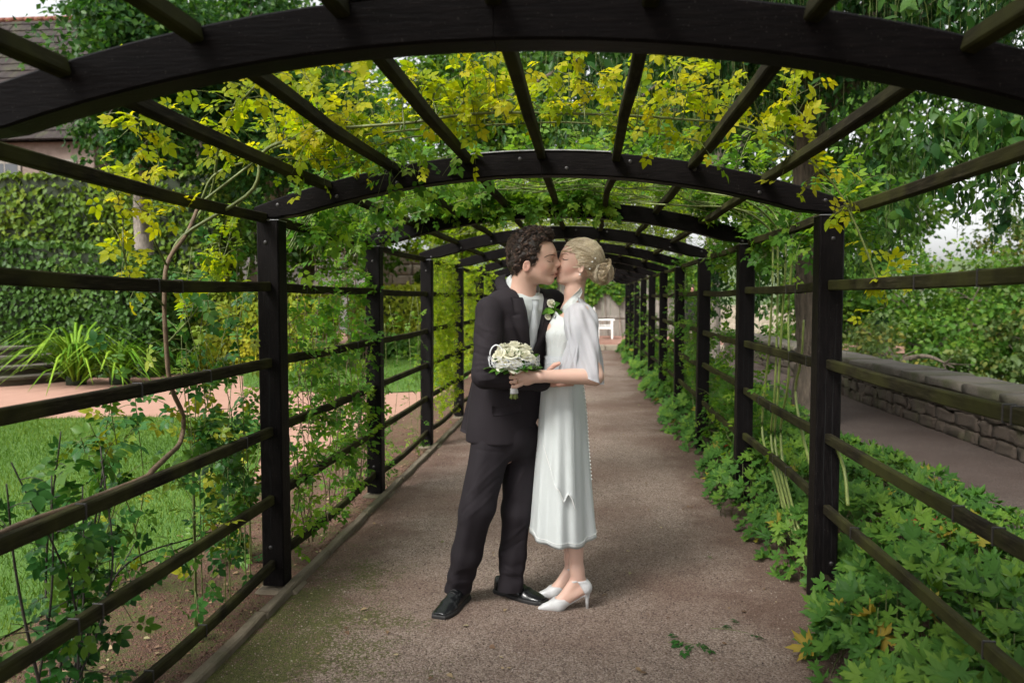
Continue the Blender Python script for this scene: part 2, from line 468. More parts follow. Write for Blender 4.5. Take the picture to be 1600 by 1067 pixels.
for n, y in enumerate(PY):
    for x in (PX0 - (0.05 if n == 0 else 0), PX1):
        mb = MB(); zt = 1.857
        lean = RNG.normal(0, 0.004)
        v, f = sweep([(x + lean, y, 0.035), (x + lean * .6, y, 0.6), (x, y, 1.2), (x, y, zt)], crect(POST, POST, 0.007), up=(0, 1, 0))
        mb.add(v, f); p = mb.build('post', M['wood'], perg, False)
        if n < 5:
            mb = MB(); mb.add(*box((x - .0575, y - .0575, 1.8575), (x + .0575, y + .0575, 1.8615), .0005)); mb.build('cap_plate', M['flash'], p, False)
            for c in range(2):      # drying cracks in the timber
                zc = np.linspace(RNG.uniform(.1, .5), RNG.uniform(1.2, 1.7), 14); xc = x + RNG.normal(0, .02) + np.cumsum(RNG.normal(0, .0025, 14)); wd = .0018 * np.sin(np.linspace(.1, 3.04, 14)) + .0003
                vv = np.concatenate([np.column_stack([xc - wd, np.full(14, y - POST / 2 - .0004), zc]), np.column_stack([xc + wd, np.full(14, y - POST / 2 - .0004), zc])]); k = np.arange(13)
                mb = MB(); mb.add(vv, [np.stack([k, k + 14, k + 15, k + 1], -1)]); mb.build('crack', M['gap'], p, False)
        mb = MB(); v, f = sweep([(x, y, -0.02), (x, y, 0.05)], circ(8) * 0.022); mb.add(v, f); mb.build('foot_pin', M['bolt'], p, False)
        if n < 5:
            for zz in (0.23, 1.75):
                if RNG.random() < 0.6:
                    mb = MB(); mb.add(*sphere((x + RNG.normal(0, .012), y - POST / 2, zz), (0.011, 0.005, 0.011))); mb.build('bolt', M['bolt'], p)
    for x0, x1 in ((PC - HALF, PC - 0.0007), (PC + 0.0007, PC + HALF)):
        mb = MB(); mb.add(*arch_seg(x0, x1, y, TH)); a = mb.build('arch_beam', M['arch'], perg, False)
        if 0 < n < 4:
            for x in np.linspace(x0 + 0.12, x1 - 0.1, 5):
                zz = arch_z(x) - TH * (0.3 if RNG.random() < 0.5 else 0.72)
                mb = MB(); mb.add(*sphere((x, y - 0.049, zz), (0.010, 0.003, 0.010))); mb.build('bolt', M['bolt'], a)
    if n < 6:
        xs = np.linspace(PC - 0.42 + 0.2 * RNG.random(), PC + 0.33, 10)
        mb = MB(); v, f = sweep([(x, y, arch_z(x) + 0.0045) for x in xs], crect(0.108, 0.006, 0.001)); mb.add(v, f); mb.build('flashing', M['flash'], perg, False)
# roof battens and side rails, bay by bay
BX = [PC + HALF * t for t in (-0.735, -0.50, -0.25, 0.0, 0.25, 0.50, 0.735)]
RZ = [1.535, 1.165, 0.83, 0.485, 0.165]
YS = [-0.07] + PY
for n in range(len(YS) - 1):
    y0, y1 = YS[n] + 0.0495, YS[n + 1] - 0.0495
    for x in BX + [PX0 - 0.02, PX1 + 0.02]:
        eave = x < PC - HALF * 0.9 or x > PC + HALF * 0.9
        zc = (1.87 if eave else arch_z(x) - 0.014) + RNG.normal(0, 0.003)
        slope = 0 if eave else math.atan((x - PC) / RR)
        pth = np.array([(x + RNG.normal(0, .006) * (0 < i < 4), y0 + (y1 - y0) * i / 4, zc - (0.010 * math.sin(math.pi * i / 4))) for i in range(5)])
        up = (math.sin(slope), 0, math.cos(slope))
        v, f = sweep(pth, crect(0.037, 0.045, 0.005), up=up)
        mb = MB(); mb.add(v, f); mb.build('roof_batten', M['rail'], perg, False)
    for x, sg in ((PX0, -1), (PX1, 1)):
        for k, z in enumerate(RZ):
            if n == 0 and k in (0,): pass
            sag = RNG.uniform(0.004, 0.016) + (0.03 if k == 4 else 0)
            bow = RNG.uniform(0.0, 0.025) * sg
            dz = RNG.normal(0, 0.008)
            pth = np.array([(x + bow * math.sin(math.pi * i / 6), y0 + (y1 - y0) * i / 6, z + dz - sag * math.sin(math.pi * i / 6)) for i in range(7)])
            pth[0, 1] -= 0.004 if n else 0; pth[-1, 1] += 0.0
            v, f = sweep(pth, crect(0.032, 0.047, 0.005))
            mb = MB(); mb.add(v, f); rl = mb.build('side_rail', M['rail'], perg, False)
            if n in (1, 2):
                for q in RNG.uniform(.12, .88, 2):
                    i = q * 6; c = pth[int(i)] + (pth[int(i) + 1] - pth[int(i)]) * (i - int(i)); mb = MB(); mb.add(*box(c - [.0185, .004, .0265], c + [.0185, .004, .0265], .001)); mb.build('wire_tie', M['bolt'], rl, False)

# timber edging along the left side of the path
kb = empty('path_edging', (-1.47, 1.9, 0), label='low weathered edging strip along the foot of the left posts', cat='edging')
y = 0.2
while y < 23:
    L = RNG.uniform(0.75, 1.25)
    pth = np.array([(-1.470 + RNG.normal(0, .003), y + L * i / 4, 0.012 + RNG.normal(0, .002)) for i in range(5)]); pth[-1, 1] -= 0.012
    v, f = sweep(pth, crect(0.050, 0.062, 0.007)); v = v + RNG.normal(0, 0.0012, v.shape)
    mb = MB(); mb.add(v, f, RNG.random()); mb.build('edging_board', M['kerb'], kb, False)
    y += L
for n, y in enumerate(PY[:7]):
    mb = MB(); v, f = box((-1.635, y - 0.10, -0.02), (-1.425, y + 0.09, 0.022), 0.012); mb.add(v + RNG.normal(0, .004, v.shape), f, RNG.random())
    # pads sit under each post foot
    mb.build('post_pad', M['kerb'], kb, False)

# ------------------------------------------------------------------ PARAPET WALL on the right
pw = empty('parapet_wall', (4.15, 12, 0), label='low rough brown stone parapet wall with grey coping along the side path', cat='wall')
mb = MB(); mb.add(*box((3.945, 2.0, -0.3), (4.36, 23.4, 0.50), 0.01)); mb.build('mortar_core', M['stone'], pw, False)
def rock(lo, hi, amp=0.012):
    """an uneven rounded block"""
    lo = np.array(lo); hi = np.array(hi); c = (lo + hi) / 2; h = (hi - lo) / 2
    g = np.array([-1, -0.55, 0.55, 1.0])
    P = []
    idx = {}
    fs = []
    for ax in range(3):
        for sg in (-1, 1):
            ids = np.zeros((4, 4), int)
            for i in range(4):
                for j in range(4):
                    q = [0, 0, 0]; q[ax] = sg; q[(ax + 1) % 3] = g[i]; q[(ax + 2) % 3] = g[j]
                    key = tuple(np.round(q, 3))
                    if key not in idx: idx[key] = len(P); P.append(q)
                    ids[i, j] = idx[key]
            for i in range(3):
                for j in range(3):
                    f = [ids[i, j], ids[i + 1, j], ids[i + 1, j + 1], ids[i, j + 1]]
                    fs.append(f if sg > 0 else f[::-1])
    P = np.array(P)
    r = np.linalg.norm(P, axis=1, keepdims=True)
    Q = P * (1 - 0.10 * np.clip(r - 1.1, 0, 1))
    v = c + Q * h + RNG.normal(0, amp, P.shape)
    return v, [np.array(fs)]
rows = [(0.0, 0.14), (0.14, 0.29), (0.29, 0.41), (0.41, 0.50)]
cnt = 0
for z0, z1 in rows:
    y = 4.0 + RNG.random() * 0.2
    while y < 21:
        L = RNG.choice([.14, .2, .28, .36, .5]) * RNG.uniform(.85, 1.15) * (1 if y < 14 else 1.6)
        mb = MB(); mb.add(*rock((3.918 - RNG.uniform(0, .016), y + 0.006, z0 + 0.005), (4.02, y + L - 0.006, z1 - 0.005 + RNG.normal(0, .012)), .011), RNG.random())
        mb.build('stone', M['stone'], pw, True); y += L; cnt += 1
y = 3.0
while y < 23:
    L = RNG.uniform(0.6, 1.1)
    mb = MB(); mb.add(*rock((3.855, y + 0.006, 0.505), (4.47, y + L - 0.006, 0.60 + RNG.normal(0, .006)), 0.006), RNG.random())
    mb.build('coping_stone', M['cope'], pw, True); y += L
# ------------------------------------------------------------------ LEAVES
def OX(px, py, X):
    d = _a + _r * (px - 800) / 1256. - _u * (py - 533.5) / 1256.
    return np.array([0, 0, 1.47]) + d * (X / d[0])
def unit(v):
    v = np.asarray(v, float); return v / (np.linalg.norm(v, axis=-1, keepdims=True) + 1e-9)
def rand_dir(n): return unit(RNG.normal(size=(n, 3)))

def ovate(w=0.36, fold=0.09, droop=0.16):
    ys = [0.0, 0.20, 0.46, 0.76, 1.05]; ws = [0.0, 0.74, 1.0, 0.62, 0.0]
    v = []
    for y, k in zip(ys, ws):
        z = -droop * y * y
        if k == 0: v.append((0, y, z))
        else: v += [(-w * k, y, z + fold * k), (0, y, z), (w * k, y, z + fold * k)]
    # 0 | 1 2 3 | 4 5 6 | 7 8 9 | 10
    tri = [(0, 2, 1), (0, 3, 2), (7, 8, 10), (8, 9, 10)]
    q = [(1, 2, 5, 4), (2, 3, 6, 5), (4, 5, 8, 7), (5, 6, 9, 8)]
    return np.array(v, float), [np.array(tri), np.array(q)]
def quadleaf(w=0.34, fold=0.07):
    v = [(0, 0, 0), (-w, 0.5, fold), (0, 1, -0.08), (w, 0.5, fold)]
    return np.array(v, float), [np.array([(0, 2, 1), (0, 3, 2)])]
def palmate(lobes=7, depth=0.42):
    v = [(0, 0, 0.0)]; ang = []
    A = rad(150)
    n = lobes * 4
    for i in range(n + 1):
        a = -A + 2 * A * (i + {0: 0, 1: -.2, 2: 0, 3: .2}[i % 4]) / n
        L = {0: 0.46, 1: 0.84, 2: 1.0, 3: 0.84}[i % 4]
        if i in (0, n): L = 0.4
        L *= 1 - 0.18 * abs(a) / A
        v.append((math.sin(a) * L * 0.55, math.cos(a) * L * 0.55, 0.10 * L * L - (0.05 if i % 4 == 0 else 0)))
    tri = [(0, i + 1, i) for i in range(1, n + 1)]
    v = np.array(v, float); v[:, 1] += 0.35; v[:, 1] -= 0.0
    return v, [np.array(tri)]
def compose(T, items):
    """several leaflets -> one compound template. items: (pos, dir, normal, size)"""
    V, F, n = [], {}, 0
    for p, d, nn, s in items:
        d = unit(d); x = unit(np.cross(d, nn)); z = np.cross(x, d)
        V.append(np.asarray(p) + s * (T[0][:, :1] * x + T[0][:, 1:2] * d + T[0][:, 2:] * z))
        for f in T[1]: F.setdefault(f.shape[1], []).append(f + n)
        n += len(T[0])
    return np.concatenate(V), [np.concatenate(x) for x in F.values()]
OV = ovate(); OVN = ovate(0.30, 0.05, 0.15); QL = quadleaf(); QN = quadleaf(0.24, 0.05)
ROSE = compose(OV, [((0, .62, 0), (0, 1, -.15), (0, 0, 1), .44), ((.02, .52, 0), (.9, .55, -.1), (-.1, 0, 1), .38), ((-.02, .52, 0), (-.9, .55, -.1), (.1, 0, 1), .38),
                    ((.02, .24, 0), (.95, .4, -.05), (-.1, 0, 1), .32), ((-.02, .24, 0), (-.95, .4, -.05), (.1, 0, 1), .32)])
ROSE3 = compose(OV, [((0, .5, 0), (0, 1, -.2), (0, 0, 1), .55), ((.02, .36, 0), (.9, .6, -.1), (-.15, 0, 1), .46), ((-.02, .36, 0), (-.9, .6, -.1), (.15, 0, 1), .46)])
QROSE = compose(QL, [((0, .6, 0), (0, 1, -.15), (0, 0, 1), .44), ((0, .5, 0), (.9, .55, -.1), (-.1, 0, 1), .40), ((0, .5, 0), (-.9, .55, -.1), (.1, 0, 1), .40),
                     ((0, .2, 0), (.95, .4, 0), (-.1, 0, 1), .34), ((0, .2, 0), (-.95, .4, 0), (.1, 0, 1), .34)])
def toothed(lobes, curl, seed):
    rg = np.random.default_rng(seed); pat = [.40, .76, .70, 1.0, .70, .76]; da = [0, .10, -.05, 0, .05, -.10]; A = rad(155); n = lobes * 6; v = [(0, .30, 0.)]
    for i in range(n + 1):
        k = i % 6; a = -A + 2 * A * (i + da[k] * 6 * .5) / n; L = pat[k] * (1 - .2 * abs(a) / A) * rg.uniform(.92, 1.06)
        if i in (0, n): L = .34
        v.append((math.sin(a) * L * .55, math.cos(a) * L * .55 + .30, curl * L * L * .22 + (.07 if k == 3 else -.05 if k == 0 else 0) * .8 + rg.normal(0, .018)))
    return np.array(v, float), [np.array([(0, i + 1, i) for i in range(1, n + 1)])]
PALM = toothed(5, .6, 1); PALMB = toothed(6, -.5, 2); PALMC = toothed(5, 1.3, 3); PALM5 = palmate(5)

def basis(d, n):
    d = unit(d); x = np.cross(d, n); l = np.linalg.norm(x, axis=-1, keepdims=True)
    x = np.where(l < 1e-3, np.cross(d, np.array([1.0, .2, .1])), x); x = unit(x); z = np.cross(x, d)
    return x, d, z
def scatter(T, pos, d, nrm, size, rnd):
    x, y, z = basis(d, nrm)
    size = np.broadcast_to(np.asarray(size, float), (len(pos),))[:, None, None]
    v = pos[:, None] + size * (T[0][None, :, :1] * x[:, None] + T[0][None, :, 1:2] * y[:, None] + T[0][None, :, 2:] * z[:, None])
    K = len(T[0]); off = (np.arange(len(pos)) * K)[:, None, None]
    fs = [(f[None] + off).reshape(-1, f.shape[1]) for f in T[1]]
    return v.reshape(-1, 3), fs, np.repeat(rnd, K)

def pix(p):
    q = np.asarray(p) - np.array([0, 0, 1.47]); dz = q @ _a
    return 800 + 1256 * (q @ _r) / np.maximum(dz, .01), 533.5 - 1256 * (q @ _u) / np.maximum(dz, .01), dz

_lv = {}
class Foliage:
    def __init__(s): s.p = []; s.d = []; s.n = []; s.s = []; s.r = []
    def add(s, p, d, n, size, rnd):
        p = np.atleast_2d(p); N = len(p)
        s.p.append(p); s.d.append(np.broadcast_to(d, (N, 3))); s.n.append(np.broadcast_to(n, (N, 3)))
        s.s.append(np.broadcast_to(size, (N,))); s.r.append(np.broadcast_to(rnd, (N,)))
    def build(s, T, mat, parent, nind=0, name='foliage', leaf='leaf', Tfar=None, far=9.0):
        p = np.concatenate(s.p); d = unit(np.concatenate(s.d)); n = np.concatenate(s.n); sz = np.concatenate(s.s); r = np.clip(np.concatenate(s.r), 0, 1)
        keep = np.ones(len(p), bool)
        if nind:
            x, y, dz = pix(p); vis = (x > -10) & (x < 1610) & (y > -10) & (y < 1077) & (dz > .3)
            score = np.where(vis, sz / dz, -1); o = np.argsort(-score)[:nind]; o = o[score[o] > 0]
            keep[o] = False
            X, Y, Z = basis(d[o], n[o]); loc0 = parent_loc(parent)
            for k, i in enumerate(o):
                b = int(r[i] * 9.99); key = (id(T[0]), b, mat.name)
                if key not in _lv: _lv[key] = mesh(leaf, T[0], T[1], mat, True, {'rnd': np.full(len(T[0]), (b + .5) / 10)})
                ob = bpy.data.objects.new(leaf, _lv[key]); COL.objects.link(ob); ob.parent = parent
                m = np.eye(4); m[:3, 0] = X[k] * sz[i]; m[:3, 1] = Y[k] * sz[i]; m[:3, 2] = Z[k] * sz[i]; m[:3, 3] = p[i] - np.array(loc0)
                ob.matrix_local = Matrix(m.tolist())
        mb = MB()
        dist = np.linalg.norm(p - np.array([0, 0, 1.47]), axis=1)
        for TT, sel in ((T, keep & ((dist < far) | (Tfar is None))), (Tfar, keep & (dist >= far) & (Tfar is not None))):
            if sel.any():
                v, f, rr = scatter(TT, p[sel], d[sel], n[sel], sz[sel], r[sel]); mb.add(v, f, rr)
        if mb.n: mb.build(name, mat, parent, True, kind='stuff' if nind else None)

LM = {
 'yellow': leaf_mat('yellowing_rose_leaf', [(0, (0.12, 0.24, 0.012)), (0.35, (0.26, 0.35, 0.014)), (0.75, (0.43, 0.44, 0.018)), (1, (0.50, 0.44, 0.025))], 0.5, 0.62, (1.3, 1.25, .35)),
 'rose': leaf_mat('green_rose_leaf', [(0, (0.016, 0.065, 0.014)), (0.45, (0.04, 0.13, 0.025)), (0.8, (0.12, 0.22, 0.025)), (1, (0.30, 0.29, 0.02))], 0.38, 0.3),
 'vine': leaf_mat('fresh_green_vine_leaf', [(0, (0.045, 0.13, 0.022)), (0.5, (0.10, 0.23, 0.03)), (1, (0.24, 0.35, 0.035))], 0.4, 0.58),
 'bright': leaf_mat('bright_yellow_green_leaf', [(0, (0.13, 0.25, 0.012)), (0.5, (0.25, 0.37, 0.016)), (1, (0.40, 0.46, 0.03))], 0.5, 0.66),
 'dark': leaf_mat('dark_pagoda_leaf', [(0, (0.010, 0.04, 0.010)), (0.5, (0.028, 0.085, 0.018)), (1, (0.085, 0.17, 0.025))], 0.4, 0.38),
 'tree': leaf_mat('mid_green_tree_leaf', [(0, (0.03, 0.085, 0.012)), (0.5, (0.07, 0.165, 0.02)), (1, (0.17, 0.25, 0.03))], 0.5, 0.42),
 'pale': leaf_mat('pale_green_tree_leaf', [(0, (0.06, 0.10, 0.03)), (0.6, (0.11, 0.17, 0.05)), (1, (0.28, 0.22, 0.04))], 0.5, 0.35),
 'hedge': leaf_mat('dark_ivy_leaf', [(0, (0.022, 0.06, 0.010)), (0.6, (0.055, 0.12, 0.018)), (1, (0.17, 0.22, 0.025))], 0.45, 0.2),
 'hedgey': leaf_mat('yellow_green_hedge_leaf', [(0, (0.10, 0.17, 0.012)), (0.6, (0.26, 0.29, 0.018)), (1, (0.46, 0.40, 0.03))], 0.5, 0.3),
 'hedgem': leaf_mat('mid_green_ivy_leaf', [(0, (0.035, 0.085, 0.010)), (0.6, (0.11, 0.18, 0.016)), (1, (0.26, 0.28, 0.03))], 0.5, 0.25),  # terrace-wall ivy: leaf tone between the dark ivy and the yellow-green hedge
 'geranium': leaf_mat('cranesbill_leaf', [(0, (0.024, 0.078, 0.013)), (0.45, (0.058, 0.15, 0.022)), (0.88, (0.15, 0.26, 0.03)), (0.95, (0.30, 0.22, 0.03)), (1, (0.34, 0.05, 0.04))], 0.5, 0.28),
 'strap': leaf_mat('strap_leaf', [(0, (0.10, 0.25, 0.014)), (1, (0.30, 0.46, 0.04))], 0.4, 0.4),
}

def twigs(fo, mb, pts, n, length, up=0.3, leaves=5, size=0.10, rnd=(0.2, 0.9), spread=None, r=0.0022, dirb=None, droop=0.0, rise=False):
    """side shoots with compound leaves along a cane"""
    pts = np.asarray(pts)
    for _ in range(n):
        b = pts[RNG.integers(len(pts))] + RNG.normal(0, .004, 3)
        d = RNG.normal(size=3); d[2] += up
        if dirb is not None: d += np.asarray(dirb)
        if rise: d[2] = abs(d[2]) + .15
        d = unit(d); L = length * RNG.uniform(0.35, 1.2)
        e = b + d * L; m = (b + e) / 2 + np.array([0, 0, .12 * L]); e = e - np.array([0, 0, droop * L])
        p = spline([b, m, e], 6)
        v, f = sweep(p, circ(3), np.linspace(r, r * .5, 6)); mb.add(v, f)
        k = max(2, int(leaves * RNG.uniform(.6, 1.3)))
        for i in range(k):
            t = (i + 1) / k; q = p[min(5, int(t * 5.01))]
            ld = RNG.normal(0, .8, 3); ld[2] = abs(ld[2]) * .5 if rise else ld[2] - .15
            ld = unit(d * .5 + ld)
            fo.add(q, ld, unit(RNG.normal(0, .45, 3) + np.array([0, -.35, 1])), size * RNG.uniform(.7, 1.25), RNG.uniform(*rnd))

def thorns(mb, p, step=2, s=0.007):
    t, sd, n = frames(p)
    for i in range(1, len(p) - 1, step):
        a = RNG.uniform(0, 6.28); d = math.cos(a) * sd[i] + math.sin(a) * n[i]
        b = p[i]; w = t[i] * s * .5
        x = np.cross(t[i], d) * s * .25
        mb.add(np.array([b - w + x, b + w + x, b + w - x, b - w - x, b + d * s * 1.6]), [np.array([(0, 1, 4), (1, 2, 4), (2, 3, 4), (3, 0, 4)])])

# ------------------------------------------------------------------ YELLOW ROSE over the first bay
def yellow_rose():
    base = np.array([-1.64, 1.45, 0.0])
    root = empty('climbing_rose', tuple(base), label='climbing rose with yellowing leaves trained over the nearest roof bay', cat='rose', group='climbing roses on the pergola')
    tr = MB(); tw = MB(); fo = Foliage()
    def tube1(*a):
        cn = MB(); p = tube(cn, *a); thorns(cn, p, 2); cn.build('cane', M['cane'], root); return p
    X = -1.74
    p = tube(tr, [base, (-1.64, 1.6, .5), (-1.60, 1.9, .80), (-1.592, 2.4, .822), (-1.592, 2.75, .822), OX(240, 733, -1.60), OX(262, 712, -1.66), OX(282, 690, X), OX(286, 650, X), OX(266, 600, X), OX(259, 530, X), OX(257, 470, X), OX(262, 410, X), OX(292, 365, X), OX(312, 318, X)], .0125, .0085, 76, 7)
    Y = 3.35
    canes = []
    canes.append(tube1([OX(262, 410, X), OX(290, 366, X), W(392, 300, 3.4), W(410, 240, 3.4), W(455, 218, 3.35), W(520, 202, Y), W(640, 192, Y), W(720, 180, Y), W(800, 176, Y), W(960, 180, Y), W(1060, 186, Y), W(1150, 196, 3.33), W(1230, 228, 3.3), W(1300, 285, 3.3), W(1345, 370, 3.3), W(1384, 480, 3.3)], .0085, .0035, 80, 6))
    canes.append(tube1([OX(310, 320, X), W(408, 246, 3.55), W(450, 226, 3.5), W(560, 212, 3.5), W(680, 200, 3.5), W(800, 194, 3.5), W(900, 192, 3.5), W(1010, 206, 3.5), W(1110, 225, 3.5)], .0065, .003, 60, 6))
    canes.append(tube1([OX(312, 318, X), W(340, 270, 3.5), W(420, 248, 3.6), W(520, 250, 3.65), W(560, 238, 3.65), W(640, 215, 3.6), W(760, 206, 3.6)], .006, .003, 50, 6))
    canes.append(tube1([OX(290, 365, X), OX(330, 300, X), W(345, 215, 3.2), W(385, 150, 3.0), W(440, 105, 2.85), W(520, 60, 2.7), W(600, 20, 2.6)], .0065, .003, 50, 6))
    canes.append(tube1([OX(262, 420, X), OX(235, 350, X), OX(248, 250, X), OX(228, 190, X), OX(200, 100, X)], .005, .002, 40, 5))
    canes.append(tube1([OX(258, 480, X), OX(200, 420, X), OX(190, 330, X), OX(170, 270, X)], .004, .002, 30, 5))
    canes.append(tube1([OX(258, 540, X), OX(310, 480, X), OX(350, 400, X), OX(370, 320, X)], .004, .002, 30, 5))
    kw = dict(size=0.082, r=.0022)
    twigs(fo, tw, canes[0][18:66], 105, .26, .85, 4, rnd=(.1, 1), dirb=(0, .25, 0), **kw)
    twigs(fo, tw, canes[1][8:], 60, .24, .85, 5, rnd=(.0, .9), **kw)
    twigs(fo, tw, canes[2][12:], 34, .2, .7, 5, rnd=(.0, .8), **kw)
    twigs(fo, tw, canes[3][14:], 24, .2, .1, 5, rnd=(.2, .8), **kw)
    twigs(fo, tw, canes[0][64:], 11, .13, -.2, 5, rnd=(.2, .9), **kw)
    twigs(fo, tw, canes[4][10:], 22, .16, 0, 4, rnd=(.3, 1), **kw)
    twigs(fo, tw, canes[5][6:], 18, .16, 0, 4, rnd=(.4, 1), **kw)
    twigs(fo, tw, canes[6][6:], 20, .16, 0, 4, rnd=(0, .6), **kw)
    # shoots standing up behind the band, seen against the dark trees
    for x in np.arange(470, 1260, 30):
        b = W(x + RNG.normal(0, 10), 185 + RNG.normal(0, 10), RNG.uniform(3.2, 3.6)); h = RNG.uniform(.12, .34)
        q = tube(tw, [b, b + np.array([RNG.normal(0, .04), RNG.normal(0, .04), h * .6]), b + np.array([RNG.normal(0, .08), RNG.normal(-.05, .06), h])], .003, .0015, 8, 4)
        twigs(fo, tw, q[2:], 3, .08, .2, 4, rnd=(.3, 1), **kw)
    tr.build('trunk', M['cane_brown'], root); tw.build('twigs', M['cane'], root, kind='stuff')
    fo.build(ROSE, LM['yellow'], root, 300)
yellow_rose()

def green_climber(label, base, canes, tw_n, L, leaves, size, rnd, mat, nind, up=0., mcane='cane_dark', r0=.005, dirb=None, T=ROSE, thorn=True, droop=0.0, rise=False):
    root = empty('climbing_rose', tuple(base), label=label, cat='rose', group='climbing roses on the pergola')
    tw = MB(); fo = Foliage()
    for c in canes:
        cn = MB()
        p = tube(cn, c, r0 * RNG.uniform(.8, 1.3), r0 * .4, len(c) * 6, 5)
        if thorn: thorns(cn, p, 3, .006)
        cn.build('cane', M[mcane], root)
        twigs(fo, tw, p[2:], tw_n, L, up, leaves, size, rnd, dirb=dirb, droop=droop, rise=rise)
    if tw.n: tw.build('twigs', M[mcane], root, kind='stuff')
    fo.build(T, LM[mat], root, nind, Tfar=QROSE, far=6.5)
    return root

def vert_canes(px0, px1, X, y0, y1, n, jit=.05, lean=.1):
    cs = []
    for i in range(n):
        a = OX(RNG.uniform(px0, px1), 700, X + RNG.normal(0, .04)); Yb = a[1]
        zs = np.linspace(y0, y1 * RNG.uniform(.75, 1.0), 6)
        drift = RNG.normal(0, lean)
        cs.append([(X + RNG.normal(0, jit), Yb + drift * k / 5 + RNG.normal(0, jit), z) for k, z in enumerate(zs)])
    return cs
# lower-left dark rose
cs = []
for i in range(9):
    b = OX(RNG.uniform(40, 130), 1050, -1.72 - .2 * RNG.random()); b[2] = 0
    t = OX(RNG.uniform(-30, 170), RNG.uniform(640, 800), -1.75)
    m = (b + t) / 2 + RNG.normal(0, .06, 3); cs.append([b, m, t])
cs.append([OX(90, 1040, -1.75) * [1, 1, 0], OX(180, 900, -1.8), OX(300, 840, -1.75), OX(370, 822, -1.7)])
cs.append([OX(60, 1060, -1.75) * [1, 1, 0], OX(150, 960, -1.8), OX(210, 850, -1.8)])
green_climber('dark rose bush with sparse leaves behind the nearest left rails', cs[0][0], cs, 7, .16, 4, .10, (0, .75), 'rose', 140, .1, r0=.006)
# mid-left shrub behind the rails (bare canes near the first post)
cs = []
for i in range(10):
    b = G(RNG.uniform(335, 395), RNG.uniform(850, 885)); t = OX(RNG.uniform(290, 430), RNG.uniform(520, 720), -1.75)
    cs.append([b, b + (t - b) * .4 + RNG.normal(0, .05, 3), b + (t - b) * .75 + RNG.normal(0, .05, 3), t])
for i in range(5):
    b = G(RNG.uniform(60, 250), 900); t = OX(RNG.uniform(100, 270), RNG.uniform(560, 700), -1.85)
    cs.append([b, b + (t - b) * .5 + RNG.normal(0, .05, 3), t])
green_climber('green rose shrub with blue-green leaves just before the first left post', cs[0][0], cs, 8, .15, 4, .098, (.1, 1), 'rose', 160, .2, 'cane', r0=.004)
cs = []
for i in range(9):
    x0 = RNG.uniform(290, 400); b = OX(x0, 740, -1.72); t = OX(x0 + RNG.normal(0, 30), RNG.uniform(330, 480), -1.74); b0 = b.copy(); b0[2] = 0
    cs.append([b0, b, b + (t - b) * .5 + RNG.normal(0, .04, 3), t])
green_climber('mixed green and yellow rose shoots on the rails left of the first post', cs[0][0], cs, 11, .17, 4, .092, (.15, 1), 'rose', 160, .1, 'cane', r0=.0035)
# bay between first and second left posts
cs = vert_canes(455, 575, PX0 - .05, 0.05, 1.95, 20, .03, .25)
green_climber('leafy green climbing rose filling the left side between first and second posts', (PX0 - .05, 4.9, 0), cs, 17, .17, 4, .088, (.1, .95), 'vine', 180, 0, 'cane_brown', .0035)
# over the eaves of that bay
cs = []
for i in range(16):
    y = RNG.uniform(4.05, 5.8)
    cs.append([(PX0 - .06, y, 1.75), (PX0 + .05, y + .1, 1.98), (PX0 + RNG.uniform(.3, .6), y + RNG.normal(0, .3), 2.08), (PX0 + RNG.uniform(.7, 1.0), y + RNG.normal(0, .4), 2.18)])
green_climber('dense green climbing rose spilling over the left eaves behind the first arch', (PX0 - .06, 5.2, 0), cs, 13, .22, 4, .10, (.1, 1), 'vine', 120, .1, 'cane', .004)
# roof of second bay
cs = []
for i in range(26):
    y = RNG.uniform(4.3, 6.1); x0 = RNG.uniform(PX0, PX1 - .7)
    cs.append([(x, y + RNG.normal(0, .12), arch_z(min(max(x, PX0), PX1)) + RNG.uniform(.02, .08)) for x in np.linspace(x0, min(x0 + 1.0, PX1), 5)])
green_climber('green rose foliage lying on the roof between first and second arches', (PC, 5, 0), cs, 9, .26, 4, .10, (.3, 1), 'vine', 120, .25, 'cane', .004, rise=True)
# tufts hanging over the second arch
cs = []
for px in np.concatenate([np.arange(640, 960, 16), np.arange(1090, 1180, 20)]):
    b = W(px, 318 + RNG.normal(0, 8), 5.72); cs.append([b + np.array([0, .25, .12]), b + np.array([0, .06, .06]), b + np.array([RNG.normal(0, .02), -.04, -.03])])
green_climber('green rose shoots hanging over the middle of the second arch', (PC, 5.7, 0), cs, 15, .11, 4, .10, (.25, 1), 'vine', 120, -.3, 'cane', .003, thorn=False)
# fine pale curtain on left between third and fourth posts
cs = []
for i in range(34):
    y = RNG.uniform(8.0, 9.9); cs.append([(PX0 - RNG.uniform(-.02, .08), y + RNG.normal(0, .03), z) for z in np.linspace(2.05, RNG.uniform(.1, .9), 6)])
green_climber('curtain of fine pale green rose shoots between third and fourth left posts', (PX0, 9, 0), cs, 26, .09, 4, .065, (.2, 1), 'bright', 0, -.6, 'cane', .002, thorn=False)
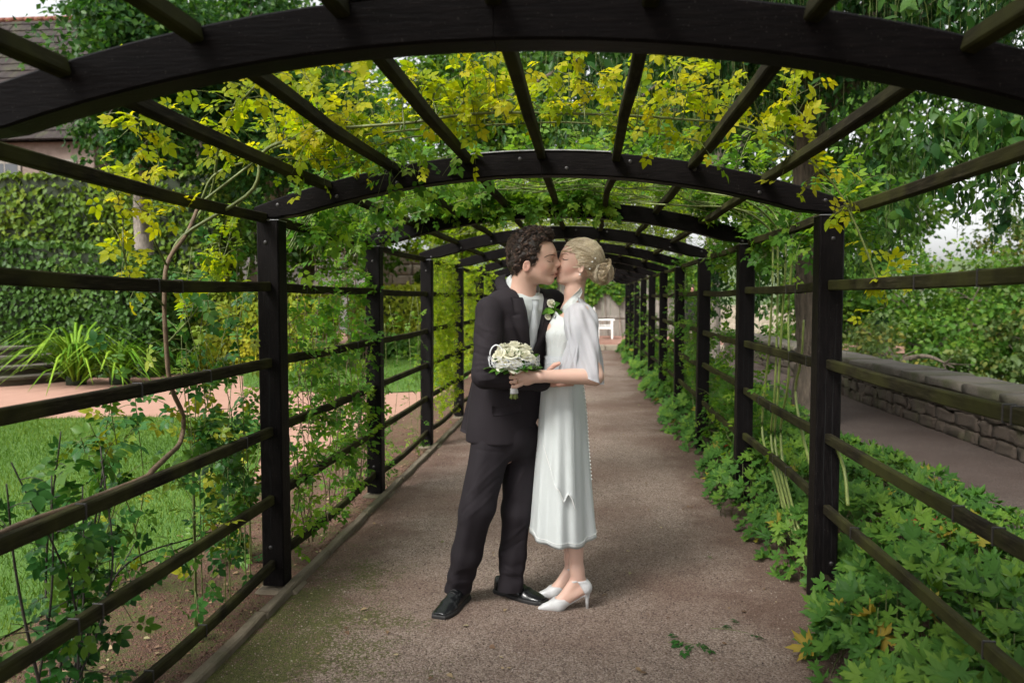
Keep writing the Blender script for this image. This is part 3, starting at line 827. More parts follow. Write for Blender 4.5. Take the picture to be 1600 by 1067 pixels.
# rest of the left side and roof
cs = []
for i in range(26):
    y = RNG.uniform(10.2, 22); cs.append([(PX0 - RNG.uniform(0, .15), y + RNG.normal(0, .05), z) for z in np.linspace(2.0, RNG.uniform(.2, 1.2), 5)])
green_climber('bright green rose wall along the far left side of the pergola', (PX0, 16, 0), cs, 34, .2, 4, .09, (.2, 1), 'bright', 0, 0, 'cane', .003, thorn=False)
cs = []
for i in range(8):
    y = RNG.uniform(6.0, 7.6); cs.append([(PX0 - RNG.uniform(0, .06), y + RNG.normal(0, .03), z) for z in np.linspace(RNG.uniform(.8, 2.0), 0.03, 6)])
green_climber('thin rose shoots between second and third left posts', (PX0, 6.8, 0), cs, 9, .1, 3, .075, (.1, .9), 'vine', 0, 0, 'cane', .0025, thorn=False)
for k, (ya, yb, n) in enumerate(((6.0, 8.0, 40), (8.0, 11, 44), (11, 16, 40), (16, 23, 34))):
    cs = []
    for i in range(n):
        y = RNG.uniform(ya, yb); x0 = RNG.uniform(PX0, PX1 - .8)
        cs.append([(x, y + RNG.normal(0, .15), arch_z(min(max(x, PX0), PX1)) + RNG.uniform(.04, .16)) for x in np.linspace(x0, min(x0 + 1.3, PX1), 5)])
    green_climber('bright yellow-green rose foliage on the roof ' + ['between second and third arches', 'over the third and fourth arches', 'over the middle far arches', 'over the last arches'][k],
                  (PC, ya, 0), cs, 13 if k < 2 else 10, .28, 4, .085 if k < 2 else .11, (.2, 1), 'bright', 0, .5, 'cane', .004, thorn=False, rise=True)
# pale thorny canes on the right between first and second posts
def right_canes():
    X = PX1 + .04
    root = empty('climbing_rose', (X, 4.8, 0), label='bundle of pale green thorny rose canes behind the first right post', cat='rose', group='climbing roses on the pergola')
    tw = MB(); fo = Foliage()
    def C(l):
        cn = MB(); p = tube(cn, l, .0085, .0055, 50, 6); thorns(cn, p, 1, .008); cn.build('cane', M['cane'], root); return p
    C([OX(1240, 860, X), OX(1215, 760, X), OX(1193, 690, X), OX(1192, 640, X), OX(1200, 560, X), OX(1206, 470, X), OX(1207, 380, X), OX(1196, 352, X - .05), W(1150, 326, 4.9), W(1080, 322, 5.0), W(1000, 318, 5.1)])
    C([OX(1244, 850, X), OX(1222, 770, X), OX(1205, 690, X), OX(1210, 620, X), OX(1214, 520, X), OX(1215, 380, X), OX(1205, 345, X - .05), W(1160, 312, 4.8), W(1090, 300, 4.9)])
    C([OX(1246, 840, X), OX(1212, 700, X), OX(1216, 610, X), OX(1222, 500, X), OX(1228, 400, X), OX(1222, 360, X), OX(1205, 330, X - .05), W(1170, 305, 4.7)])
    C([OX(1249, 830, X), OX(1226, 740, X), OX(1220, 670, X), OX(1232, 590, X), OX(1232, 480, X), OX(1238, 390, X), OX(1230, 350, X), OX(1214, 330, X - .05)])
    C([OX(1275, 760, X), OX(1252, 670, X), OX(1243, 610, X), OX(1252, 560, X), OX(1256, 500, X)])
    C([OX(1325, 790, X), OX(1318, 730, X), OX(1296, 680, X), OX(1268, 640, X)])
    twigs(fo, tw, [OX(1210, 700, X), OX(1215, 600, X), OX(1225, 420, X), OX(1230, 380, X)], 8, .1, 0, 3, .09, (.3, .9))
    tw.build('twigs', M['cane'], root, kind='stuff'); fo.build(ROSE, LM['vine'], root, 24)
M['cane_pale'] = plain('pale_green_cane', (0.14, 0.18, 0.04), 0.5, 0.3, 25, 0.2)
_c = M['cane']; M['cane'] = M['cane_pale']; right_canes(); M['cane'] = _c
# leafy climbers on the right
for k, (ya, yb, n, zl, zh, lb) in enumerate(((6.2, 7.7, 12, .2, 1.3, 'low leafy green climber between second and third right posts'), (4.2, 7.5, 10, 1.75, 2.05, 'green climber along the right eaves behind the first post'),
                                       (8.1, 10, 10, .3, 2.0, 'green climber on the fourth right post'), (10, 22, 40, .2, 2.05, 'mass of green climbers along the far right side'))):
    cs = []
    for i in range(n):
        y = RNG.uniform(ya, yb); z1 = RNG.uniform(zl + .2, zh)
        cs.append([(PX1 + RNG.uniform(.03, .25), y + RNG.normal(0, .1), z) for z in np.linspace(zl, z1, 5)])
    green_climber(lb, (PX1 + .1, (ya + yb) / 2, 0), cs, 22, .2, 4, .10, (.05, .9), 'vine', 0, 0, 'cane', .004, thorn=False)

# ------------------------------------------------------------------ CRANESBILL ground cover on the right
def geranium():
    root = empty('cranesbill_bed', (1.7, 6, 0), label='thick bed of lobed green cranesbill leaves along the right side', cat='ground cover')
    FO = [Foliage(), Foliage(), Foliage()]; st = MB()
    def area(y0, y1, dens, size):
        n = int(1.55 * (y1 - y0) * dens)
        x = RNG.uniform(.9, 2.5, n); y = RNG.uniform(y0, y1, n)
        edge = .98 + .10 * np.sin(y * 1.9) + .05 * np.sin(y * 5.3) + .03 * np.sin(y * 11)
        edr = 2.42 + .10 * np.sin(y * 1.3 + 1) + .05 * np.sin(y * 6)
        ok = (x > edge) & (x < edr); x, y, edge, edr = x[ok], y[ok], edge[ok], edr[ok]
        u = np.minimum((x - edge) / .42, (edr - x) / .35); h = .36 * np.clip(u, 0, 1) ** .55
        h = h * (1 + .25 * vnoise(np.stack([x, y, x * 0], -1), 5, 3)) + .03
        layer = RNG.random(len(x)); z = h * np.where(layer < .6, 1.0, RNG.uniform(.35, .95, len(x))) + RNG.normal(0, .018, len(x))
        z = np.maximum(z, .025)
        # leaves face up and outwards over the rim of the mound
        out = np.where(x - edge < .35, -1.0, np.where(edr - x < .3, 1.0, 0)) * np.clip(1 - u, 0, 1) * 1.2
        nr = np.stack([out + RNG.normal(0, .38, len(x)), RNG.normal(-.38, .38, len(x)), np.full(len(x), 1.0)], -1)
        d = RNG.normal(size=(len(x), 3)); d[:, 2] = -.15 ; d[:, 0] += out * .8
        nr = unit(nr); d = d - (d * nr).sum(-1, keepdims=True) * nr
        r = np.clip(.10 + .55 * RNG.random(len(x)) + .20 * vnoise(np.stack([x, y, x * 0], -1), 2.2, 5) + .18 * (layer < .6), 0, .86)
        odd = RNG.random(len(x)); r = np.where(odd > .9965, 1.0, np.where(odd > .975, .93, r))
        P3 = np.stack([x, y, z], -1); w3 = RNG.integers(3, size=len(x)); sz = size * RNG.uniform(.45, 1.3, len(x))
        for q in range(3): m = w3 == q; FO[q].add(P3[m], d[m], nr[m], sz[m], r[m])
        for i in range(0, len(x), 5):
            if y[i] < 7:
                p = np.array([[x[i] + RNG.normal(0, .05), y[i] + RNG.normal(0, .05), 0], [x[i], y[i], z[i] * .6], [x[i], y[i], z[i]]])
                v, f = sweep(p, circ(3), [.0018] * 3); st.add(v, f)
    area(1.2, 4.5, 700, .115); area(4.5, 9, 500, .11); area(9, 23.2, 300, .12)
    st.build('stems', M['cane'], root, kind='stuff')
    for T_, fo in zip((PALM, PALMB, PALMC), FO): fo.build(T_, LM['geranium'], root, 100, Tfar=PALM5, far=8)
geranium()
# ------------------------------------------------------------------ TREES
def tree(name, label, base, h, trunk_r, clumps, nleaf, lsize, mat, T=QL, group=None, bark='bark', lean=(0, 0), rnd=(.0, 1.0), shell=0.55, droop=.3):
    """clumps: list of (centre, radius xyz)"""
    base = np.asarray(base, float)
    root = empty(name, tuple(base), label=label, cat='tree', group=group)
    tr = MB(); top = base + np.array([lean[0], lean[1], h])
    p = spline([base, base + (top - base) * .35 + RNG.normal(0, .06 * h * .2, 3), base + (top - base) * .7, top], 14)
    v, f = sweep(p, circ(10), trunk_r * np.array([1.35] + [1.05] + list(np.linspace(1, .5, 12))))
    v = v + unit(RNG.normal(size=v.shape)) * trunk_r * .05
    tr.add(v, f)
    lim = MB()
    for c, r in clumps:
        c = np.asarray(c, float); a = p[RNG.integers(6, 14)]; m = (a + c) / 2 + np.array([0, 0, .15 * np.linalg.norm(c - a)])
        tube(lim, [a, m, c], trunk_r * .38, trunk_r * .06, 12, 6)
        for _ in range(3):
            e = c + unit(RNG.normal(size=3)) * np.asarray(r) * .8
            tube(lim, [m * .4 + c * .6, (m + e) / 2 * .3 + (c + e) / 2 * .7, e], trunk_r * .12, trunk_r * .02, 8, 4)
    tr.build('trunk', M[bark], root); lim.build('limbs', M[bark], root, kind='stuff')
    vol = np.array([np.prod(r) ** (2 / 3) for c, r in clumps]); cnt = (nleaf * vol / vol.sum()).astype(int)
    fo = Foliage()
    for (c, r), n in zip(clumps, cnt):
        # sub-clumps give an uneven outline and gaps
        k = max(6, n // 55); cc = unit(RNG.normal(size=(k, 3))) * RNG.uniform(shell, 1.0, (k, 1))
        which = RNG.integers(k, size=n); sr = RNG.uniform(.10, .30, (k, 1))
        q = cc[which] + RNG.normal(size=(n, 3)) * sr[which]
        out = unit(q); pos = np.asarray(c) + q * np.asarray(r)
        d = unit(out * .6 + RNG.normal(0, .7, (n, 3)) + np.array([0, 0, -droop])); nn = unit(out + RNG.normal(0, .6, (n, 3)) + np.array([0, 0, .5]))
        rr = np.clip(RNG.uniform(rnd[0], rnd[1], n) * .6 + .4 * RNG.random(k)[which] * rnd[1], 0, 1)
        fo.add(pos, d, nn, lsize * RNG.uniform(.6, 1.3, n), rr)
    fo.build(T, LM[mat], root, 0, 'crown')
    return root

def auto_clumps(c, r, n, cr):
    c = np.asarray(c); r = np.asarray(r); out = []
    for _ in range(n):
        o = unit(RNG.normal(size=3)) * RNG.uniform(.35, .85) * r
        out.append((c + o, np.asarray(cr) * RNG.uniform(.7, 1.25)))
    return out

OVS = quadleaf(.2, .05)
# weeping pagoda tree on the right: strands of leaflets hanging from arching limbs
def weeping_tree():
    base = np.array([2.62, 9.6, 0.])
    root = empty('pagoda_tree', tuple(base), label='weeping tree with hanging dark green leaves beside the right rails', cat='tree')
    tr = MB(); p = spline([base, base + [.02, -.02, 1.0], base + [-.05, -.05, 2.0], base + [-.12, -.2, 3.0], base + [-.1, -.3, 3.6]], 24)
    v, f = sweep(p, circ(16), .2 * np.array([1.5, 1.2, 1.08] + list(np.linspace(1.02, .8, 21)))); v = v + unit(RNG.normal(size=v.shape)) * .012
    tr.add(v, f); tr.build('trunk', M['bark'], root)
    fork = p[-2]; tips = []
    for i in range(13):
        a = RNG.uniform(0, 6.28) if i > 8 else [-2.6, -2.1, -1.7, -1.35, -1.0, -.5, .1, 2.6, 3.3][i]
        L = RNG.uniform(3.0, 6.0) if i < 7 else RNG.uniform(2, 3.5); e = fork + np.array([math.cos(a) * L, math.sin(a) * L, RNG.uniform(.1, .9)])
        m = fork + (e - fork) * .45 + np.array([RNG.normal(0, .3), RNG.normal(0, .3), RNG.uniform(.9, 1.6)])
        mb = MB(); q = tube(mb, [fork, fork + (m - fork) * .5 + [0, 0, .3], m, e], .10, .02, 20, 8); mb.build('limb', M['bark'], root); tips.append(q[6:])
    tips = np.concatenate(tips)
    fo = Foliage(); tw = MB()
    def strand(a, L, outw, n, size, rn):
        e = a + np.array([outw[0] * L * .5, outw[1] * L * .5, -L]); m = a + np.array([outw[0] * L * .45, outw[1] * L * .45, -L * .25])
        p = spline([a, m, e], 10)
        v, f = sweep(p, circ(3), np.linspace(.004, .0015, 10)); tw.add(v, f)
        t = RNG.uniform(0.05, 1, n); i = (t * 9).astype(int); pos = p[i] + RNG.normal(0, .035, (n, 3))
        d = RNG.normal(0, .6, (n, 3)) + np.array([0, 0, -.9]); nn = unit(np.array([0, -.5, .5]) + RNG.normal(0, .6, (n, 3)))
        fo.add(pos, d, nn, size * RNG.uniform(.6, 1.25, n), np.clip(rn + RNG.normal(0, .17, n), 0, 1))
    def ok(q, X, z):      # keep the tunnel under the roof free of strands
        return not (PX0 - .1 < X < PX1 + .12 and z < 2.5)
    N = 0
    while N < 1150:
        a = tips[RNG.integers(len(tips))] + RNG.normal(0, .55, 3) * [1, 1, .4]
        if a[1] < .8 or a[1] > 14 or a[0] < -1.2: continue
        L = RNG.uniform(.5, 1.5); zmin = 2.45 if a[0] < 1.45 else RNG.uniform(1.75, 2.6)
        if a[2] - L < zmin: L = a[2] - zmin
        if L < .2: continue
        strand(a, L, RNG.normal(0, .35, 2), int(10 + L * 26), .10, RNG.uniform(.1, .75)); N += 1
    for _ in range(330):      # low curtain over the near right corner; unseen part added to shade the bed
        a = np.array([RNG.uniform(1.7, 5.2), RNG.uniform(-1.5, 3.4), RNG.uniform(3.3, 4.3)]); zl = 1.9 + .8 * max(0, 2.4 - a[0])
        strand(a, a[2] - RNG.uniform(zl, zl + .9), RNG.normal(0, .25, 2), 44, .10, RNG.uniform(.05, .6))
    # hanging fringe on the right, seen between rails and eaves
    for px, py0, py1, Y in [(1325, 240, 470, 8.3), (1345, 250, 440, 7.5), (1370, 230, 460, 9), (1400, 200, 400, 6.5), (1305, 240, 520, 9.2), (1390, 220, 430, 9.5), (1420, 210, 360, 8), (1440, 200, 330, 6),
                            (1480, 190, 350, 6.5), (1500, 200, 370, 7), (1540, 160, 380, 6.3), (1560, 200, 400, 6.8), (1590, 150, 400, 6.0), (1610, 150, 420, 6.4), (1180, 330, 520, 9), (1195, 340, 500, 9.2), (1175, 360, 540, 8.7), (1240, 330, 440, 8.8), (1165, 380, 520, 8.9),
                            (1130, 400, 520, 11), (1115, 400, 540, 11), (1120, 400, 470, 10.5), (1205, 380, 500, 9.0), (1220, 340, 470, 8.6), (1350, 260, 560, 10), (1320, 300, 540, 10)]:
        for _ in range(4):
            a = W(px + RNG.normal(0, 12), py0 + RNG.normal(0, 15), Y + RNG.normal(0, .2)); e = W(px, py1, Y)
            L = a[2] - e[2]; strand(a, L * RNG.uniform(.6, 1.0), RNG.normal(0, .12, 2), int(14 + L * 38), .10, RNG.uniform(.25, .95))
    for _ in range(70):
        px = RNG.uniform(1296, 1430); Y = RNG.uniform(7.5, 10.5); a = W(px, RNG.uniform(230, 340), Y); e = W(px, RNG.uniform(380, 470) if px < 1360 else RNG.uniform(340, 420), Y)
        L = a[2] - e[2]; strand(a, L, RNG.normal(0, .1, 2), int(12 + L * 34), .095, RNG.uniform(.55, 1.0))
    tw.build('twigs', M['cane'], root, kind='stuff')
    fo.build(OVN, LM['dark'], root, 250, Tfar=OVS, far=5)
weeping_tree()

# smaller pale trunk with leaves further along the right bed
tree('slender_tree', 'slender pale trunk standing behind the third right post', (2.35, 15.4, 0), 5.2, .17, auto_clumps((2.6, 15, 5.2), (2.2, 2.2, 1.4), 12, (1.0, 1.0, .7)), 9000, .11, 'tree', OVN if 0 else QL, bark='bark_pale')
# trees beyond the parapet (ground there is lower)
for k, (lb, b, h, c, r, n, cr, nl, ls, mt) in enumerate((
    ('rounded green tree with yellowing tips beyond the parapet wall, nearest the right edge', (14.5, 23, -5.5), 5, (14.2, 23, -.2), (4.6, 3.5, 2.6), 22, (1.5, 1.4, 1.0), 10000, .19, 'pale'),
    ('broad mid green tree beyond the parapet wall, behind the second rail', (11, 26, -5), 5.5, (10.8, 26, .4), (3.6, 3, 2.5), 18, (1.5, 1.4, 1.1), 13000, .18, 'tree'),
    ('yellow-green bush beyond the parapet, just right of the first right post', (7.2, 19, -2.4), 2.5, (7.0, 19, -.1), (1.6, 1.6, 1.1), 12, (.8, .8, .6), 5000, .13, 'pale'),
    ('tall feathery pale tree beyond the parapet reaching into the sky', (18.5, 33, -6), 9, (18.5, 33, 2.6), (4.6, 3, 3.2), 22, (1.5, 1.4, 1.1), 9000, .2, 'pale'),
    ('green bush beyond the far end of the parapet', (7.2, 25, -2.5), 3.5, (7.4, 25, 1.0), (2.0, 2, 2.2), 14, (1.1, 1, .9), 8000, .17, 'tree'),
    ('large dark tree far beyond the parapet on the lower slope', (26, 46, -7), 9, (26, 46, .5), (9, 5, 3.8), 22, (2.6, 2.2, 1.5), 11000, .32, 'tree'),
    ('small tree low behind the parapet at the right frame edge', (9.2, 12.5, -3.8), 3.5, (9.4, 12.8, -.35), (2.2, 1.8, 1.0), 14, (.9, .9, .6), 6000, .13, 'pale'))):
    tree('tree', lb, b, h, .22, auto_clumps(c, r, n, cr), nl, ls, mt, group='trees beyond the parapet')
# trees on the left and behind
for k, (lb, b, h, c, r, n, cr, nl, ls, mt) in enumerate((
    ('dark green tree at upper left in front of the tiled roof', (-9.6, 16.8, 0), 5.5, (-8.6, 15.5, 5.9), (2.0, 1.8, 2.3), 24, (1.0, 1.0, .9), 18000, .15, 'dark'),
    ('leafy tree behind the left hedges with drooping branches', (-7.2, 18.5, 0), 5.5, (-7.0, 17, 5.2), (2.2, 2, 1.9), 18, (1.0, .9, .8), 12000, .15, 'dark'),
    ('bright green tree over the hedge left of the pergola', (-8.4, 24, 0), 5, (-7.6, 23, 4.2), (3.4, 2.2, 2.6), 24, (1.2, 1.1, .9), 17000, .17, 'tree'),
    ('bright leafy tree behind the farther clipped hedge', (-3.6, 23.6, 0), 3.4, (-3.9, 23.2, 4.0), (2.3, 1.1, 1.7), 20, (.9, .8, .7), 12000, .14, 'bright'),
    ('tall dark tree behind the pergola roof, left of centre', (-3.5, 30, 0), 8, (-3.5, 30, 8.5), (5, 3, 4.2), 30, (1.9, 1.6, 1.5), 20000, .26, 'tree'),
    ('tall dark tree behind the pergola roof, right of centre', (3.8, 32, 0), 8, (3.5, 31, 8.5), (5, 3, 4.6), 30, (1.9, 1.6, 1.5), 20000, .26, 'dark'),
    ('large tree behind the right end of the terrace', (9.5, 31, -1), 8, (9.5, 30, 7), (4.5, 3, 4), 22, (1.9, 1.6, 1.4), 12000, .24, 'tree'),
    ('tall bushy tree rising behind the ivy terrace wall at upper left', (-11.5, 24, 0), 7, (-10.6, 23.5, 9.0), (3.4, 2, 3.0), 22, (1.5, 1.3, 1.2), 14000, .2, 'dark'),
    ('tall tree behind the tiled roof at far left', (-14.5, 34, 0), 9, (-13.5, 33, 10.2), (5, 3, 4.2), 30, (2.0, 1.7, 1.6), 20000, .28, 'tree'),
)):
    tree('tree', lb, b, h, .24 if k != 1 else .2, auto_clumps(c, r, n, cr), nl, ls, mt, group='trees around the garden', bark='bark_pale' if k < 2 else 'bark')

# ------------------------------------------------------------------ HEDGES
def hedge(name, label, lo, hi, n, ls, mat, topf=None, cat='hedge', group=None, sides=True, bulge=.08, rnd=(0, 1)):
    lo = np.array(lo, float); hi = np.array(hi, float)
    root = empty(name, ((lo[0] + hi[0]) / 2, (lo[1] + hi[1]) / 2, lo[2]), label=label, cat=cat, group=group)
    tf = topf or (lambda x: hi[2] + 0 * x)
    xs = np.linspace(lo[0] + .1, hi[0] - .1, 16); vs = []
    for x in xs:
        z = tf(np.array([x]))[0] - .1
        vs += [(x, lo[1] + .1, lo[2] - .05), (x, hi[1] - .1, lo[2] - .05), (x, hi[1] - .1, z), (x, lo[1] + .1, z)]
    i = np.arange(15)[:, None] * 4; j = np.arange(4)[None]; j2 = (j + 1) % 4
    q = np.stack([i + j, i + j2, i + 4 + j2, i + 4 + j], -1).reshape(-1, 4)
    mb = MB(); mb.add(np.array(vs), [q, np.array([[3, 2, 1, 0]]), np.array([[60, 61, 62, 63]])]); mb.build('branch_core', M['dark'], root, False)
    fo = Foliage(); w = hi - lo
    A = np.array([w[0] * w[2], w[0] * w[1], w[1] * w[2], w[1] * w[2]]); cnt = (n * A / A.sum()).astype(int)
    for k, c in enumerate(cnt):
        x = RNG.uniform(lo[0], hi[0], c); y = RNG.uniform(lo[1], hi[1], c); u = RNG.random(c)
        if k == 0: y = np.full(c, lo[1]); out = np.array([0, -1., .25])
        elif k == 1: u = np.ones(c); out = np.array([0, -.3, 1.])
        elif k == 2: x = np.full(c, lo[0]); out = np.array([-1., 0, .25])
        else: x = np.full(c, hi[0]); out = np.array([1., 0, .25])
        z = lo[2] + u * (tf(x) - lo[2])
        p = np.stack([x, y, z], -1); bn = vnoise(p, 2.1, 2) * bulge
        p = p + out * (bn + RNG.normal(0, .035, c))[:, None]
        if k == 0: p[:, 1] += .25 * np.clip((u - .8) / .2, 0, 1) ** 2
        d = RNG.normal(0, .7, (c, 3)) + np.array([0, 0, -.8]); nn = out + RNG.normal(0, .45, (c, 3))
        r = np.clip(rnd[0] + (rnd[1] - rnd[0]) * (.5 * RNG.random(c) + .25 + .3 * vnoise(p, 1.4, 7)), 0, 1)
        fo.add(p, d, nn, ls * RNG.uniform(.6, 1.3, c), r)
    fo.build(QL, LM[mat], root)
    return root
hedge('ivy_hedge', 'dark ivy-covered garden wall with sloping top behind the stone steps', (-14, 14.4, 0), (-8.1, 16.6, 2.6), 17000, .12, 'hedge', lambda x: 2.55 - .75 * np.clip((x + 10.2) / 2.1, 0, 1) ** 2, rnd=(0, .85))
hedge('clipped_hedge', 'yellow-green clipped hedge left of the first post', (-8.4, 15.9, 0), (-5.3, 16.9, 1.62), 9000, .11, 'hedgey', group='clipped garden hedges')
hedge('clipped_hedge', 'yellow-green clipped hedge between second and third left posts', (-6.0, 20.2, .15), (-2.7, 21.2, 1.75), 9000, .12, 'hedgey', group='clipped garden hedges')
hedge('ivy_hedge', 'tall ivy-covered terrace wall below the tiled roof', (-20, 19.5, 0), (-9.2, 21, 4.7), 15000, .17, 'hedgem', rnd=(.0, 1.0))
hedge('low_shrub', 'low dark green shrubs at the foot of the farther clipped hedge', (-5.6, 19.3, 0), (-3.2, 20.1, .62), 3500, .12, 'tree', cat='shrub', bulge=.2)
hedge('ivy_hedge', 'green hedge closing the garden behind the left lawn', (-5.2, 24.5, 0), (-2.3, 25.2, 2.3), 6000, .15, 'tree', bulge=.2, rnd=(.2, 1))

# ------------------------------------------------------------------ stone steps, strap-leaf plants
ss = empty('stone_steps', (-10.4, 12.8, 0), label='weathered curved stone steps at far left below the ivy wall', cat='steps')
for i in range(4):
    a = np.linspace(rad(-100), rad(40), 16); r = 1.75 - i * .36; c = np.array([-11.0, 13.9 + i * .1])
    for z0, z1, dr, mt, nm in ((i * .15, i * .15 + .10, -.05, 'stone', 'riser'), (i * .15 + .104, i * .15 + .15, 0, 'cope', 'tread')):
        ring = [(c[0] + (r + dr) * math.cos(t), c[1] + (r + dr) * math.sin(t)) for t in a]
        v = np.array([(x, y, z) for z in (z0, z1) for x, y in ring] + [(c[0], c[1], z0), (c[0], c[1], z1)]); n = len(a)
        q = np.array([(k, k + 1, n + k + 1, n + k) for k in range(n - 1)]); t3 = np.array([(2 * n + 1, n + k, n + k + 1) for k in range(n - 1)])
        mb = MB(); mb.add(v, [q, t3], RNG.random()); mb.build(nm, M[mt], ss, False)
def strap_plant(label, c, n, L, seed):
    root = empty('agapanthus', tuple(c), label=label, cat='plant', group='strap-leaved plants by the steps')
    c = np.asarray(c, float)
    for i in range(n):
        a = RNG.uniform(0, 6.28); el = RNG.uniform(.35, 1.35); l = L * RNG.uniform(.7, 1.15); d = np.array([math.cos(a), math.sin(a), 0])
        b = c + d * RNG.uniform(0, .12)
        p = spline([b, b + d * l * .25 * math.cos(el) + [0, 0, l * .5 * math.sin(el)], b + d * l * .62 * math.cos(el * .8) + [0, 0, l * .68 * math.sin(el)], b + d * l * 1.0 * math.cos(el * .5) + [0, 0, l * (.68 * math.sin(el) - .28)]], 8)
        w = .026 * np.array([.7, 1, 1.1, 1.1, 1, .8, .5, .1]); v, f = sweep(p, np.array([(-1, .18), (0, 0), (1, .18), (0, .10)]), w)
        mb = MB(); mb.add(v, f, RNG.random()); mb.build('leaf', LM['strap'], root)
    mb = MB(); v, f = sweep([c + [0, 0, -.02], c + [0, 0, .12], c + [0, 0, .2]], circ(10), [.16, .17, .12]); mb.add(v, f); mb.build('crown_base', M['dark'], root)
strap_plant('large bright strap-leaved plant beside the stone steps', (-8.75, 13.1, 0), 110, 1.5, 1)
strap_plant('smaller bright strap-leaved plant to the right of the larger one', (-8.05, 13.25, 0), 75, 1.15, 2)

# ------------------------------------------------------------------ buildings on the left, retaining wall, end wall
M['planks'] = plain('grey_weathered_planks', (0.19, 0.17, 0.145), .85, .3, 6, .4, .01, (6, 6, .5))
M['tile'] = stone_mat('old_brown_roof_tile', (0.011, 0.008, 0.0075), (0.032, 0.020, 0.017), 0.4)
M['ridge'] = stone_mat('red_ridge_tile', (0.14, 0.04, 0.025), (0.22, 0.08, 0.05), 0.1)
M['plaster'] = stone_mat('old_brown_plaster', (0.15, 0.11, 0.09), (0.24, 0.18, 0.15), 0.15)
M['plasterw'] = stone_mat('whitewashed_wall', (0.62, 0.60, 0.56), (0.75, 0.73, 0.70), 0.03)
M['glass'] = plain('dark_window_glass', (0.03, 0.035, 0.04), 0.12, .2, 5, 0)
M['white'] = plain('white_paint', (0.78, 0.78, 0.76), 0.45, .06, 40, .05)
def house(label, x0, x1, y, d, zb, ze, zr, wall, wins, tilesz=.42, fm='white'):
    root = empty('house', ((x0 + x1) / 2, y, zb), label=label, cat='house')
    mb = MB(); mb.add(*box((x0 + .3, y, zb), (x1 - .3, y + d, ze), .02), .2); mb.build('wall', M[wall], root, False)
    rf = MB(); sl = np.array([0, d / 2 + .4, zr - ze]); L = np.linalg.norm(sl); sl = sl / L; nr = int(L / tilesz) + 1; nc = int((x1 - x0) / .24)
    e0 = np.array([x0, y - .4, ze]); nrm = np.cross(np.array([1, 0, 0]), sl)
    pos = []
    for r in range(nr):
        for c in range(nc): pos.append((c * .24 + (r % 2) * .12, r * tilesz))
    pos = np.array(pos); T = np.array([(0, 0, .045), (.232, 0, .045), (.232, tilesz * 1.12, 0), (0, tilesz * 1.12, 0), (0, 0, .0), (.232, 0, .0)])
    P = e0 + pos[:, :1] * np.array([1, 0, 0]) + pos[:, 1:] * sl
    jit = RNG.normal(0, .008, (len(pos), 1))
    v = P[:, None] + T[None, :, :1] * np.array([1, 0, 0]) + T[None, :, 1:2] * sl + (T[None, :, 2:] + jit[:, None]) * nrm
    off = (np.arange(len(pos)) * 6)[:, None, None]
    q = np.array([(0, 1, 2, 3), (4, 5, 1, 0)])
    rf.add(v.reshape(-1, 3), [(q[None] + off).reshape(-1, 4)], np.repeat(RNG.random(len(pos)), 6))
    roof = MB(); e1 = e0 + sl * L
    roof.add(np.array([e0 - nrm * .03, e0 + [x1 - x0, 0, 0] - nrm * .03, e1 + [x1 - x0, 0, 0] - nrm * .03, e1 - nrm * .03, e0 + [0, d + .8, 0], e0 + [x1 - x0, d + .8, 0]]), [np.array([(0, 1, 2, 3), (3, 2, 5, 4)]), np.array([(0, 3, 4), (1, 5, 2)])], .5)
    ro = roof.build('roof', M['tile'], root, False); rf.build('roof_tiles', M['tile'], ro, False, kind='stuff')
    x = x0
    while x < x1:
        p = np.array([(x, e1[1], e1[2]), (x + .38, e1[1], e1[2] + .01)]); vv, ff = sweep(p, circ(8) * [.15, .11]); mb = MB(); mb.add(vv, ff, RNG.random()); mb.build('ridge_tile', M['ridge'], ro); x += .395
    for (a, b, w, h) in wins:
        mb = MB(); mb.add(*box((a - .09, y - .05, b - .09), (a + w + .09, y - .003, b + h + .09), .01)); f = mb.build('window', M[fm], root, False)
        for s in (0, 1):
            mb = MB(); mb.add(*box((a + s * w / 2 + .02, y - .056, b + .02), (a + (s + 1) * w / 2 - .02, y - .051, b + h - .02), .001)); mb.build('pane', M['glass'], f, False)
house('large house with dark brown tiled roof and red ridge at upper left', -26, -16.2, 26, 8, 0, 6.8, 12.3, 'plaster', [(-20.2, 4.6, 1.0, 1.5), (-18.2, 4.6, 1.0, 1.5), (-20.2, 1.6, 1.0, 1.5)], fm='planks')
house('pale house glimpsed through the yellow rose leaves', -17, -11.2, 37, 6, 0, 10.2, 12.8, 'plasterw', [(-14.6, 8.0, .9, 1.4), (-13.0, 8.0, .9, 1.4)])
rw = empty('retaining_wall', (-6, 26.3, 0), label='pale stone retaining wall glimpsed above the farther clipped hedge', cat='wall')
mb = MB(); mb.add(*box((-6.9, 26.36, 0), (-4.4, 26.9, 3.1), .02)); mb.build('mortar_core', M['pale_stone'], rw, False)
for r in range(8):
    x = -6.95 + RNG.random() * .2
    while x < -4.7:
        L = RNG.uniform(.4, .85); mb = MB(); mb.add(*rock((x, 26.2, .25 + r * .34), (x + L - .02, 26.4, .25 + r * .34 + .32), .015), RNG.random()); mb.build('stone', M['pale_stone'], rw); x += L
ew = empty('end_wall', (1.0, 29.5, .14), label='grey-brown plank wall draped with creeper behind the white garden chair', cat='wall')
x = -3.0
while x < 4.4:
    w = RNG.uniform(.28, .36); mb = MB(); mb.add(*box((x, 29.5 + RNG.normal(0, .006), .142), (x + w - .012, 29.56, 3.0 + RNG.normal(0, .02)), .006)); mb.build('plank', M['planks'], ew, False); x += w
for z in (.8, 2.4):
    mb = MB(); mb.add(*box((-3, 29.46, z), (4.4, 29.488, z + .1), .004)); mb.build('crossbar', M['planks'], ew, False)
